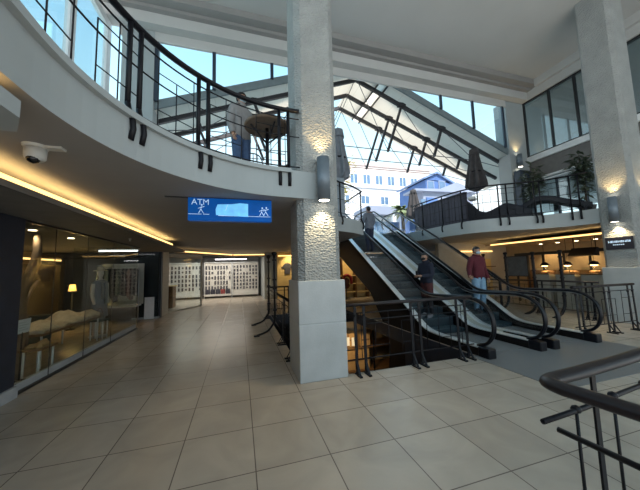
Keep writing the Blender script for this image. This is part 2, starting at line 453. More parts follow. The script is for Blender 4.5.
# gable roof behind the front beam: panels, skylight strip
RX, RZ, RS = 4.24, 8.87, .39
def zp(x): return RZ-RS*abs(x-RX)
def roof_piece(name, x0, x1, y0, y1, m, th=.10):
    b = MB(); b.prism([(x0, zp(x0)), (x1, zp(x1)), (x1, zp(x1)+th), (x0, zp(x0)+th)], y0, y1, 'y')
    return struct(name, b, m)
roof_piece('ceiling_roof_right', 5.36, 12.6, 8.36, 11.05, M['roofp'])
roof_piece('ceiling_roof_ridge', RX, 5.02, 8.36, 11.05, M['roofp'])
roof_piece('ceiling_roof_left', -4.2, RX, 8.36, 10.0, M['roofp'])
roof_piece('window_4', 5.04, 5.34, 8.36, 11.05, M['skylight'], .03)
fr = MB()
for x in (5.03, 5.35): fr.box(x-.015, x+.015, 8.36, 11.05, zp(x)-.06, zp(x)+.13)
struct('trim_7', fr, M['truss'])
fr = MB()
fr.prism([(RX, zp(RX)), (12.0, zp(12.0)), (12.0, zp(12.0)+.26), (RX, zp(RX)+.26)], 8.30, 8.36, 'y')
fr.prism([(-3.5, zp(-3.5)), (RX, zp(RX)), (RX, zp(RX)+.26), (-3.5, zp(-3.5)+.26)], 8.30, 8.36, 'y')
struct('trim_8', fr, M['fascia'])
# clerestory between roof and beam
for k, xs, in (('window_5', (7.60, 9.17, 10.78)), ('window_6', (-2.3, -.75, 1.0, 2.3))):
    fr = MB()
    for x in xs: fr.box(x-.05, x+.05, 8.23, 8.29, zp(x)+.2, 8.34)
    o = struct(k, fr, M['mull'])
    a, b = (RX+2.0, 10.95) if k == 'window_5' else (-2.35, RX-2.0)
    g = MB(); g.prism([(a, zp(a)+.24), (b, zp(b)+.24), (b, 8.34), (a, 8.34)], 8.31, 8.32, 'y')
    obj('window_pane', g, M['clear'], o)

# ground-floor walls on the left
w = MB(); w.box(-3.06, -2.93, -3, 4.82, 0, ZB)
struct('wall_left', w, M['navy'])
w = MB(); w.box(-2.93, -2.89, -3, 4.83, 0, .15)
struct('baseboard_left', w, M['kerb'])
w = MB(); w.box(-6.6, -2.07, -3, 11.6, ZB, ZB+.07)       # dropped bulkhead over the shopfront
struct('ceiling_bulkhead_left', w, M['bulk'])
w = MB(); w.box(-2.085, -2.06, -3, 9.9, ZB, ZB+.025)
struct('trim_9', w, M['bulk'])
w = MB(); w.box(-6.7, -6.5, -3, 12, 0, ZS)
struct('wall_left_shop', w, M['tan'])
w = MB(); w.box(-6.5, -2.85, 11.5, 11.7, 0, ZB)
struct('wall_corner', w, M['navy'])
w = MB(); w.box(-3.05, -2.85, 11.7, 12.64, 0, ZS)
struct('wall_corner_side', w, M['cream'])
w = MB(); w.box(-7, -6.9, 11.7, 22, 0, ZS); w.box(-7, 6, 21, 21.2, 0, ZS)
struct('wall_far_shop', w, M['white'])
w = MB(); w.box(1.35, 2.05, 15.9, 21, 0, ZS)
struct('wall_far_side', w, M['plaster'])
w = MB(); w.prism([(-2.84, 12.5), (-2.62, 12.4), (-.40, 15.62), (3.6, 15.62), (3.6, 15.9), (-.55, 15.9)], ZB, ZB+.08)
struct('ceiling_bulkhead_far', w, M['bulk'])
# warm-lit shop fronts behind the opening, ground level
w = MB(); w.box(2.05, 9.5, 15.6, 15.8, 0, ZS)
struct('wall_back', w, M['yellow'])
# basement shop wall seen through the opening
w = MB()
w.box(HX0, HX0+.015, HY0, HY1, -.35, -.012); w.box(HX1-.015, HX1, 3.99, HY1, -.35, -.012); w.box(HX0, HX1, HY1-.015, HY1, -.35, -.012); w.box(1.6, HX1, 3.98, 3.995, -.35, -.012)
struct('trim_16', w, M['navy'])
w = MB(); w.box(-.1, 0, 3, 14, -3.4, -.36); w.box(9, 9.1, 3, 14, -3.4, -.36); w.box(0, 9, 14, 14.1, -3.4, -.36); w.box(0, 9, 2.9, 3, -3.4, -.36)
struct('wall_basement_outer', w, M['navy'])
w = MB(); w.box(2.2, 8.5, 9.5, 9.7, -3.2, -.36)
struct('wall_basement', w, M['tan'])
w = MB(); w.box(HX1, HX1+.1, 3.98, 6.2, -3.2, -.35); w.box(.8, HX1, 4.0, 4.1, -3.2, -.36)
struct('wall_basement_side', w, M['navy'])
# right shop
w = MB(); w.box(13.2, 13.4, 2, 22, 0, ZS); 
struct('wall_right_shop', w, M['tan'])
w = MB(); w.box(9.0, 13.2, 10.6, 10.8, 0, ZS)
struct('wall_right_far', w, M['cream'])
w = MB(); w.box(10.72, 13.2, 2, 9.6, ZB, ZB+.07)
struct('ceiling_bulkhead_right', w, M['tan'])

def led(name, pts, m, label, h=.05, w=.03, cat='light strip'):
    b = MB(); b.ribbon(pts, w, h)
    return single(name, b, m, label, cat)
led('light_strip', [(-2.09, -2.5, ZB+.095), (-2.09, 9.6, ZB+.095)], M['cove'], 'long warm cove light strip above the dark shopfront on the left')
led('light_strip', [(-2.60, 12.42, ZB+.11), (-.42, 15.58, ZB+.11)], M['cove'], 'angled warm cove light strip above the glass phone accessory shop')
led('light_strip', [(-.36, 15.59, ZB+.11), (1.32, 15.59, ZB+.11)], M['cove'], 'short warm cove light strip over the far display walls, left of grey wall')
led('light_strip', [(2.1, 15.56, ZB+.02), (3.5, 15.56, ZB+.02)], M['cove'], 'warm light strip above the yellow wall just left of the pillar')
led('light_strip', [(10.70, 5.0, ZB+.03), (10.70, 9.3, ZB+.03)], M['cove'], 'warm light strip under the right balcony above the display counters')
led('light_strip', [(10.2, 10.55, 2.28), (12.2, 10.55, 2.28)], M['cove'], 'short warm light strip on the wall behind the person in maroon')
led('light_strip', [(-1.5, 18.0, 2.42), (.4, 18.0, 2.42)], M['covew'], 'white tube light in the far shop above the middle display')

def cove(loc, rz, sx, sy, e):
    l = bpy.data.lights.new('cove_lamp', 'AREA'); l.shape = 'RECTANGLE'; l.size = sx; l.size_y = sy; l.energy = e; l.color = (1, .66, .25)
    o = bpy.data.objects.new('cove_lamp', l); COL.objects.link(o); o.location = loc; o.rotation_euler = (R(180), 0, rz)
cove((-2.16, 3.5, 2.525), 0, .05, 12, 26)
cove((10.82, 7.1, 2.525), 0, .05, 4.4, 4)
cove((-1.27, -.4, 2.61), 0, .06, 4.4, 9)
# dropped box with a cove light at the top left corner of the soffit
dx = MB(); dx.prism([(-1.60, -3), (-1.60, 2.05), (-1.32, 2.05), (-1.19, 1.86), (-1.19, -3)], 2.50, 2.60); dx.box(-1.60, -1.46, -3, 1.9, 2.60, ZS)
struct('trim_10', dx, M['plaster'])
led('light_strip', [(-1.25, -2.5, 2.607), (-1.25, 1.80, 2.607)], M['cove'], 'warm cove light at the top left, along the curved balcony underside', h=.012, w=.06)

# ================================================================== pillars
def pillar(loc, label, sx=.73, sy=.80):
    t = thing('pillar', label, 'pillar', loc)
    x, y, z = loc
    b = MB(); b.bbox(x, x+sx, y, y+sy, 0, .805, .012); b.bbox(x, x+sx, y, y+sy, .812, 1.44, .012); b.box(x+.008, x+sx-.008, y+.008, y+sy-.008, .80, .815)
    obj('base', b, M['stone'], t)
    i, ch = .03, .09
    x0, x1, y0, y1 = x+i, x+sx-i, y+i, y+sy-i
    poly = [(x0+ch, y0), (x1-ch, y0), (x1, y0+ch), (x1, y1-ch), (x1-ch, y1), (x0+ch, y1), (x0, y1-ch), (x0, y0+ch)]
    s = MB(); s.prism(poly, 1.44, 9.25)
    obj('shaft', s, M['hammer'], t)
    return t
P1 = pillar((.81, 3.885, 0), 'hammered square pillar in the middle, left of the escalators')
P2 = pillar((9.57, 4.12, 0), 'hammered pillar at the right edge carrying a small black sign', .74, .84)

def spot(loc, rot, energy, col, size, blend=.5, r=.03):
    l = bpy.data.lights.new('lamp_light', 'SPOT'); l.energy = energy; l.color = col; l.spot_size = R(size); l.spot_blend = blend; l.shadow_soft_size = r
    o = bpy.data.objects.new('lamp_light', l); COL.objects.link(o); o.location = loc; o.rotation_euler = rot
    return o
def point(loc, energy, col, r=.1):
    l = bpy.data.lights.new('lamp_light', 'POINT'); l.energy = energy; l.color = col; l.shadow_soft_size = r
    o = bpy.data.objects.new('lamp_light', l); COL.objects.link(o); o.location = loc
    return o
def sconce(x, y, nx, ny, label, z0=2.63, z1=3.30, r=.095, e=26, dn=1.):
    """up-and-down wall lamp, axis at x,y; n points back to the wall"""
    t = thing('wall_lamp', label, 'wall lamp', (x, y, z0))
    b = MB(); b.lathe([(r*.85, z0+.02), (r, z0), (r, z1), (r*.85, z1-.02)], (x, y, 0), 20); obj('lamp_body', b, M['lampgrey'], t)
    g = MB(); g.lathe([(r*.82, z0+.025), (r*.82, z0+.004)], (x, y, 0), 16); obj('lower_lens', g, M['lens'], t)
    g = MB(); g.lathe([(r*.82, z1-.022), (r*.82, z1-.012)], (x, y, 0), 16); obj('upper_lens', g, M['lens'], t)
    k = MB(); k.bar((x, y, (z0+z1)/2), (x+nx*(r+.05), y+ny*(r+.05), (z0+z1)/2), .06, .16); obj('bracket', k, M['lampgrey'], t)
    spot((x, y, z0-.03), (0, 0, 0), e*dn, (1, .78, .45), 100, .6)
    spot((x, y, z1+.03), (R(180), 0, 0), e*.8, (1, .68, .30), 95, .8)
    return t
sconce(1.215, 3.885+.03-.125, 0, 1, 'grey cylinder wall lamp on the front of the middle pillar', e=26)
sconce(9.60-.115, 4.53, 1, 0, 'grey cylinder wall lamp above the black sign on the right pillar', e=34)
sconce(10.0, 4.15-.115, 0, 1, 'wall lamp on the near face of the right pillar, cut by the picture edge', e=22)

# black shop sign on the right pillar
t = thing('sign', 'small black sign with white lettering on the right pillar', 'sign', (9.59, 4.54, 1.92))
b = MB(); b.box(9.565, 9.598, 4.27, 4.81, 1.91, 2.23); obj('sign_board', b, M['signblk'], t)
b = MB()
y = 4.75; k = 0
for wd in (.05, .02, .045, .03, .05, .03, .05, .035, .03):
    zb = 2.085
    b.box(9.560, 9.566, y-wd, y-wd+.010, zb, zb+.055); b.box(9.560, 9.566, y-.010, y, zb, zb+.055)
    b.box(9.560, 9.566, y-wd, y, zb+(.045 if k % 2 else .02), zb+(.055 if k % 2 else .03)); y -= wd+.012; k += 1
y = 4.66
for wd in (.03, .02, .035, .02, .03, .025): b.box(9.560, 9.566, y-wd, y, 2.02, 2.045); y -= wd+.012
obj('lettering', b, M['signtxt'], t)

# hanging blue bank sign
t = thing('hanging_sign', 'blue illuminated ATM sign hanging under the left balcony', 'sign', (-.11, 4.10, 2.34))
b = MB(); b.bbox(-.70, .46, 4.06, 4.16, 2.34, 2.665, .008); obj('sign_box', b, M['signblue'], t)
b = MB(); b.prism([(-.33, 2.42), (.115, 2.405), (.115, 2.60), (.0, 2.605), (-.12, 2.585), (-.31, 2.575), (-.335, 2.50)], 4.052, 4.061, 'y'); obj('picture', b, M['signcard'], t)
b = MB()
for x0, x1, z0, z1 in ((-.69, -.52, 2.425, 2.432), (-.50, -.42, 2.425, 2.432), (-.30, .02, 2.41, 2.417), (.1, .44, 2.41, 2.416)): b.box(x0, x1, 4.053, 4.061, z0, z1)
for px, pz in ((-.56, 2.44), (.34, 2.43), (.28, 2.425)):       # little line figures
    b.bar((px, 4.056, pz), (px+.03, 4.056, pz+.06), .006, .008); b.bar((px+.03, 4.056, pz+.06), (px+.065, 4.056, pz), .006, .008)
    b.bar((px+.03, 4.056, pz+.06), (px+.035, 4.056, pz+.10), .006, .012); b.bar((px-.005, 4.056, pz+.07), (px+.075, 4.056, pz+.10), .006, .008)
    b.ell((px+.04, 4.056, pz+.12), .013, .006, .014, 8, 5)
b.bar((-.20, 4.052, 2.49), (-.17, 4.052, 2.58), .006, .006)
obj('line_drawing', b, M['signtxt'], t)
def text_obj(txt, size, m, parent, mtx, ext=.004):
    cu = bpy.data.curves.new('lettering', 'FONT'); cu.body = txt; cu.size = size; cu.extrude = ext
    tmp = bpy.data.objects.new('tmp_text', cu); COL.objects.link(tmp)
    me = bpy.data.meshes.new_from_object(tmp.evaluated_get(bpy.context.evaluated_depsgraph_get()))
    bpy.data.objects.remove(tmp)
    me.transform(Matrix.Translation(-wloc(parent)) @ mtx)
    me.name = 'lettering'; me.materials.clear(); me.materials.append(m)
    o = bpy.data.objects.new('lettering', me); COL.objects.link(o); o.parent = parent
    return o
text_obj('ATM', .115, M['signtxt'], t, Matrix.Translation((-.655, 4.057, 2.565)) @ Matrix.Rotation(R(90), 4, 'X'))
for x in (-.62, .38):
    b = MB(); b.tube([(x, 4.11, 2.664), (x, 4.11, 2.69)], .012, 6); obj('hanger', b, M['frame'], t)
b = MB()
b.box(-1.0, .46, 4.10, 4.115, 2.665, 2.68)
obj('track', b, M['frame'], t)

# dome camera
t = thing('security_camera', 'white dome security camera on the ceiling at the left', 'security camera', (-1.61, 2.70, 2.68))
b = MB(); b.lathe([(.075, 2.655), (.085, 2.675), (.085, 2.681)], (-1.61, 2.70, 0), 20); b.bbox(-1.60, -1.42, 2.66, 2.74, 2.66, 2.681, .006); obj('mount', b, M['dome'], t)
b = MB(); b.lathe([(.05, 2.555), (.068, 2.575), (.072, 2.66)], (-1.61, 2.70, 0), 20); obj('housing', b, M['dome'], t)
b = MB(); b.ell((-1.61, 2.68, 2.565), .045, .045, .04, 14, 8); obj('lens_dome', b, M['dlens'], t)
t = thing('sprinkler_head', 'tiny sprinkler under the dark bulkhead above the shop glass', 'sprinkler', (-2.45, 7.2, ZB))
b = MB(); b.lathe([(.03, ZB-.008), (.035, ZB)], (-2.45, 7.2, 0), 10); obj('plate', b, M['dome'], t)
b = MB(); b.tube([(-2.45, 7.2, ZB), (-2.45, 7.2, ZB-.05)], .010, 6); b.lathe([(.022, ZB-.055), (.022, ZB-.05)], (-2.45, 7.2, 0), 8); obj('head', b, M['dome'], t)

# ================================================================== escalators
def zn(Y): return max(0., min(ZF, .593*(Y-5.43)))
deck_path = smooth_path([(3.92, .165), (4.6, .165), (5.1, .17), (5.42, .235), (5.75, .43), (6.1, .653), (8.0, 1.78), (10.3, 3.144), (10.55, 3.24), (10.9, 3.27), (12.0, 3.27)], 5)
rail_path = [(3.98, .17), (3.80, .24), (3.69, .36), (3.64, .50), (3.645, .66), (3.70, .80), (3.82, .915), (4.0, .985), (4.25, 1.005), (4.8, .985), (5.2, .985), (5.5, 1.06), (5.8, 1.255), (6.1, 1.455), (8.0, 2.60), (10.2, 3.91), (10.6, 4.08), (11.0, 4.11), (11.6, 4.10), (11.8, 4.02), (11.92, 3.85), (11.9, 3.65), (11.8, 3.5)]
rail_s = smooth_path(rail_path, 3)
def escalator(label, x0, x1, side):
    t = thing('escalator', label, 'escalator', ((x0+x1)/2, 3.9, 0))
    # steps
    run, rise = .354, .21
    k = 0; Y = 5.43
    proto = None
    while Y < 10.66:
        z = zn(Y)+rise*.5
        if z > ZF: z = ZF
        b = MB(); b.box(x0+.09, x1-.09, Y, Y+run+.02, z-.03, z); b.box(x0+.09, x1-.09, Y, Y+.03, z-rise-.02, z-.03)
        b.box(x0+.09, x1-.09, Y-.004, Y+.03, z-.012, z+.002)
        s = obj('step', b, [M['step'], M['riser'], M['riser']], t)
        for q, p in enumerate(s.data.polygons): p.material_index = 0 if q < 6 else (1 if q < 12 else 2)
        Y += run
    b = MB(); b.box(x0+.09, x1-.09, 3.98, 5.44, -.03, .012); obj('comb_plate', b, M['matt'], t)
    b = MB(); b.box(x0+.09, x1-.09, 10.55, 12.3, ZF-.06, ZF+.012); obj('comb_plate', b, M['matt'], t)
    for nm, x in (('left', x0), ('right', x1)):
        g = MB()
        low = [p for p in deck_path if 3.9 <= p[0] <= 11.8]
        top = [p for p in rail_s if 3.64 <= p[0] <= 11.93]
        g.prism([(y, z-.02) for y, z in low]+[(y, z) for y, z in top[::-1]][1:-3], x-.006, x+.006, 'x')
        obj('glass_balustrade', g, M['escglass'], t)
        h = MB(); h.tube([(x, y, z) for y, z in rail_s], .030, 8, 1.5, up=(0, 0, 1)); ho = obj('handrail', h, M['rubber'], t)
        h = MB(); h.tube([(x, y, z-.036) for y, z in rail_s[12:-6]], .012, 6); obj('rail_guide', h, M['alu'], ho)
        d = MB(); d.strip_x(deck_path, x-.075, x+.075, .02); obj('deck', d, M['aluw'], t)
        k2 = MB(); k2.strip_x([(y, z-.02) for y, z in deck_path], x-.07, x+.07, .14); obj('skirt', k2, M['clad'], t)
        nb = MB(); nb.bbox(x-.085, x+.085, 3.70, 3.93, 0.0, .172, .02); obj('newel_base', nb, M['rubber'], t)
    # outer cladding and soffit of the truss
    outer = [(y, z-.10) for y, z in deck_path if y >= 5.0]
    under = [(12.0, 2.70), (10.5, 2.06), (8.02, .86), (7.37, .14), (6.92, -.42), (7.05, -1.3), (5.0, -1.3)]
    for xs in ((x0-.07, x0-.05), (x1+.05, x1+.07)):
        cb = MB(); cb.prism([(y, min(z, 2.66) if y > 10.55 else z) for y, z in outer]+[(y, min(z, 2.6)) for y, z in under], xs[0], xs[1], 'x'); obj('side_cladding', cb, M['clad'], t)
    sf = MB(); sf.strip_x([(10.5, 2.06), (8.02, .86), (7.37, .14), (6.92, -.42), (7.05, -1.3)], x0-.05, x1+.05, .03); obj('underside', sf, M['clad'], t)
    return t
E1 = escalator('left escalator, nearest the middle pillar, two people riding it', 4.10, 5.30, 0)
E2 = escalator('right escalator, under the balcony side, person in maroon riding down', 5.64, 6.82, 0)
cd = MB(); cd.strip_x([(y, z-.004) for y, z in deck_path[6:]], 5.376, 5.564, .05)
struct('trim_11', cd, M['deckc'])
lp = MB(); lp.box(3.9, 7.05, 2.55, 3.975, -.002, .006)
tag(obj('landing_plate', lp, M['matt']), 'grey ribbed landing plate on the floor before the escalators', 'floor plate')

# ================================================================== railings
def railing(label, pts, z0, h=1.05, posts=(), out=(0, -1), hook=False, grille=True, hm='brown', hr=.028, low=.16, group=None, foot=.0, mid=None):
    """pts: plan polyline of the handrail; posts: positions along it given as (x,y, ox,oy) with o the outward direction"""
    cx, cy = pts[len(pts)//2][:2]
    t = thing('railing', label, 'railing', (cx, cy, z0), group=group)
    b = MB(); b.tube([(x, y, z0+h) for x, y in pts], hr, 8, 1.3); obj('handrail', b, M[hm], t)
    b = MB(); b.tube([(x, y, z0+h-.13) for x, y in pts], .010, 6); obj('upper_bar', b, M['iron'], t)
    b = MB(); b.tube([(x, y, z0+low) for x, y in pts], .011, 6); obj('lower_bar', b, M['iron'], t)
    if mid:
        b = MB(); b.tube([(x, y, z0+mid) for x, y in pts], .009, 6); obj('middle_bar', b, M['iron'], t)
    for (x, y, ox, oy) in posts:
        b = MB()
        if hook:
            path = [(x, y, z0+h-.01), (x, y, z0+.12), (x+ox*.02, y+oy*.02, z0+.02), (x+ox*.065, y+oy*.065, z0-.06), (x+ox*.075, y+oy*.075, z0-.15), (x+ox*.05, y+oy*.05, z0-.25)]
            tx, ty = -oy, ox
            q = MB(); q.tube(path[:2], [.021, .021], 8, 1.2); b.add(q.v, q.f, True)
            q = MB(); q.tube(path[1:], .027, 8, 1.0); b.add(q.v, q.f, True)
        else:
            # slanted flat post with a foot bracket running outward on the floor
            b.bar((x+ox*.02, y+oy*.02, z0), (x, y, z0+h-.01), .045, .014, up=(ox, oy, 0))
            b.bar((x-ox*.03, y-oy*.03, z0+.012), (x+ox*(.16+foot), y+oy*(.16+foot), z0+.012), .045, .024)
            b.bar((x+ox*(.12+foot), y+oy*(.12+foot), z0+.02), (x+ox*.012, y+oy*.012, z0+.20), .03, .012, up=(ox, oy, 0))
            b.ell((x, y, z0+h-.16), .026, .026, .026, 8, 6)
        obj('post', b, M['iron'], t)
    if grille:
        # light geometric panel between the posts
        P = [Vector((x, y, 0)) for x, y in pts]; L = [0]
        for i in range(len(P)-1): L.append(L[-1]+(P[i+1]-P[i]).length)
        def at(s):
            s = max(0, min(L[-1], s))
            for i in range(len(P)-1):
                if s <= L[i+1]: return P[i].lerp(P[i+1], (s-L[i])/max(1e-6, L[i+1]-L[i]))
            return P[-1]
        b = MB(); n = max(2, int(L[-1]/.22)); step = L[-1]/n
        for i in range(1, n):
            p = at(i*step); top = h-.13 if i % 2 else h-.30; bot = low if i % 2 else low+.0
            b.tube([(p.x, p.y, z0+bot), (p.x, p.y, z0+top)], .0065, 5)
            if i % 3 == 1:
                q = at(min(L[-1], (i+2)*step))
                b.tube([(p.x, p.y, z0+h-.30), (q.x, q.y, z0+h-.30)], .006, 5)
                b.tube([(p.x, p.y, z0+low+.18), (q.x, q.y, z0+low+.18)], .006, 5)
        obj('grille', b, M['iron'], t)
    return t

railing('railing with paired flat posts right of the middle pillar, in front of the escalator pit', [(1.56, 3.93), (3.95, 3.93)], 0, 1.04,
        [(1.70, 3.93, 0, -1), (1.85, 3.93, 0, -1), (2.70, 3.93, 0, -1), (2.86, 3.93, 0, -1), (3.62, 3.93, 0, -1), (3.80, 3.93, 0, -1)], low=.22, mid=.80)
railing('railing between the escalators and the right pillar', [(6.95, 4.16), (8.95, 4.10)], 0, 1.05,
        [(7.05, 4.16, 0, -1), (7.20, 4.16, 0, -1), (7.95, 4.13, 0, -1), (8.12, 4.13, 0, -1), (8.75, 4.11, 0, -1), (8.90, 4.1, 0, -1)], low=.2)
railing('long dark railing behind the escalators, beside the display counters', [(9.35, 4.95), (9.35, 8.55)], 0, 1.04,
        [(9.35, y, -1, 0) for y in (5.1, 5.25, 6.4, 6.55)], low=.2)
railing('railing along the floor opening, seen left of the middle pillar', [(.93, 4.78), (.93, 10.2)], 0, 1.0,
        [(.93, y, -1, 0) for y in (4.9, 5.05, 6.0, 6.15, 9.4, 9.6)], low=.2)
railing('railing at the far end of the floor opening, under the escalators', [(.95, 10.25), (3.85, 10.25)], 0, 1.0,
        [(x, 10.25, 0, 1) for x in (1.6, 1.75, 2.7, 2.85, 3.7)], low=.2)

# curved balcony railing, upper left
cpath = arc(.80, 1.87, 2.05, 178, 90, 26)+[(.88, 3.92)]
cpath = [(-1.25, -1.0), (-1.25, 1.0)]+cpath
def on_arc(a, r=2.045): return (.80+r*math.cos(R(a)), 1.87+r*math.sin(R(a)), -math.cos(R(a)), -math.sin(R(a)))
railing('curved balcony railing at the upper left, hooked over the white slab edge', cpath, ZF, .97,
        [on_arc(a) for a in (152.6, 149.2, 129.2, 125.6)]+[(.57, 3.91, 0, -1), (.71, 3.92, 0, -1)]+[on_arc(a) for a in (108,)][:0], hook=True, hm='iron', hr=.030, low=.07, mid=.55)
# right balcony railing
rp = [(7.08, 9.9)]+smooth_path([(7.09, 9.2), (7.18, 8.2), (7.32, 7.4), (7.64, 6.86), (8.22, 6.46), (8.97, 6.0), (9.40, 5.5), (9.60, 5.05)], 3)
rp = [(x+.06, y+.02) for x, y in rp]
def outw(x, y, ox, oy): 
    n = math.hypot(ox, oy); return (x, y, ox/n, oy/n)
railing('balcony railing at the upper right, in front of the loungers and parasol', rp, ZF, 1.10,
        [outw(7.16, 9.2, -1, 0), outw(7.25, 8.2, -1, -.1), outw(7.38, 7.42, -1, -.2), outw(8.1, 6.62, -.6, -.8), outw(8.28, 6.48, -.5, -.85), outw(8.93, 6.08, -.5, -.85), outw(9.06, 6.0, -.5, -.85), outw(9.50, 5.45, -.8, -.5), outw(9.58, 5.28, -.8, -.5)],
        hook=True, hm='iron', hr=.026, low=.08, mid=.55)
# landing railing at top left of the escalators
railing('small railing on the landing at the top of the escalator, beside the pillar', [(1.7, 5.6), (1.85, 6.2), (2.25, 6.76), (2.75, 7.08), (3.3, 7.4), (3.8, 7.85), (3.82, 10.4)], ZF, 1.0,
        [outw(2.3, 6.78, .6, -.8), outw(2.75, 7.08, .5, -.85), outw(3.78, 7.9, .7, -.7)], hook=True, hm='iron', hr=.024, low=.10, mid=.5, grille=False)
# sloping guard rail from the right slab down to the ground railing
t = thing('guard_rail', 'sloping dark guard rail behind the person in maroon', 'railing', (7.36, 6.25, 1.1))
b = MB(); b.bar((7.36, 8.95, 2.88), (7.36, 6.2, 1.13), .05, .06); obj('rail', b, M['iron'], t)
b = MB(); b.box(7.30, 7.42, 8.8, 9.1, 2.70, 2.95); obj('bracket', b, M['iron'], t)
b = MB(); b.bar((7.36, 6.2, 0), (7.36, 6.2, 1.16), .05, .05); obj('post', b, M['iron'], t)

# tall posts with curved feet
def tall_post(x, y, ox, label, h=2.0, group=None, r=.026, reach=.45):
    t = thing('tall_post', label, 'post', (x, y, 0), group=group)
    b = MB(); pth = smooth_path([(x, y, h), (x, y, 1.0), (x, y, .42), (x+ox*.06, y, .25), (x+ox*.2, y, .10), (x+ox*reach, y, .02)], 5)
    b.tube(pth, r, 8); obj('shaft', b, M['iron'], t)
    for z in (.62, 1.15, 1.38, h-.12):
        c = MB(); c.box(x-.05, x+.05, y-.035, y+.035, z-.02, z+.02); obj('collar', c, M['iron'], t)
    f = MB(); f.bbox(x+ox*reach-.07, x+ox*reach+.07, y-.05, y+.05, 0, .035, .01); obj('foot', f, M['iron'], t)
    hd = MB(); hd.lathe([(.03, h-.02), (.065, h+.03), (.07, h+.07), (.03, h+.09)], (x, y, 0), 10); obj('cap', hd, M['iron'], t)
    return t
tall_post(.84, 8.46, -1, 'farther of the two tall curved-foot posts left of the middle pillar')
tall_post(.84, 7.0, -1, 'nearer of the two tall curved-foot posts left of the middle pillar')
tall_post(9.26, 8.42, -1, 'tall black post left of the slate board, behind the person in maroon', 1.95, r=.042)
tall_post(9.26, 7.5, -1, 'tall black post right of the slate board', 1.95, r=.042)
tall_post(9.26, 6.55, -1, 'tall dark post between the second and third display counters', 1.9, r=.042)
tall_post(9.26, 5.75, -1, 'tall dark post in front of the display counter nearest the right pillar', 1.9, r=.042)

# foreground handrail corner
t = thing('railing', 'dark brown handrail corner in the right foreground', 'railing', (1.5, 1.05, 0))
pp = smooth_path([(1.53, .2, 1.0), (1.52, .62, 1.0), (1.485, .90, 1.0)], 4)+smooth_path([(1.475, .96, 1.0), (1.49, 1.03, 1.0), (1.56, 1.06, 1.0)], 4)+[(1.8, 1.075, 1.0), (2.2, 1.11, 1.0), (2.55, 1.15, 1.0), (4.2, 1.32, 1.0)]
b = MB(); b.tube(pp, .030, 12, 1.45); obj('handrail', b, M['brown'], t)
b = MB(); b.tube([(1.47, 1.07, .8), (1.8, 1.09, .8), (2.5, 1.16, .8), (4.2, 1.32, .8)], .013, 8); obj('lower_bar', b, M['iron'], t)
b = MB(); b.tube([(1.47, 1.0, .8), (1.52, .2, .8)], .013, 8); obj('lower_bar', b, M['iron'], t)
for (x, y) in ((1.90, 1.085), (3.0, 1.2), (1.52, .45)):
    b = MB(); b.box(x-.016, x+.016, y-.006, y+.006, 0, .985); obj('post', b, M['iron'], t)
b = MB()
for x in (1.75, 2.13, 2.51, 2.9, 3.3):
    y = 1.075+(x-1.6)*.095
    b.tube([(x, y, .06), (x, y, .82)], .009, 6); b.ell((x, y, .805), .025, .025, .022, 8, 6)
obj('grille', b, M['iron'], t)

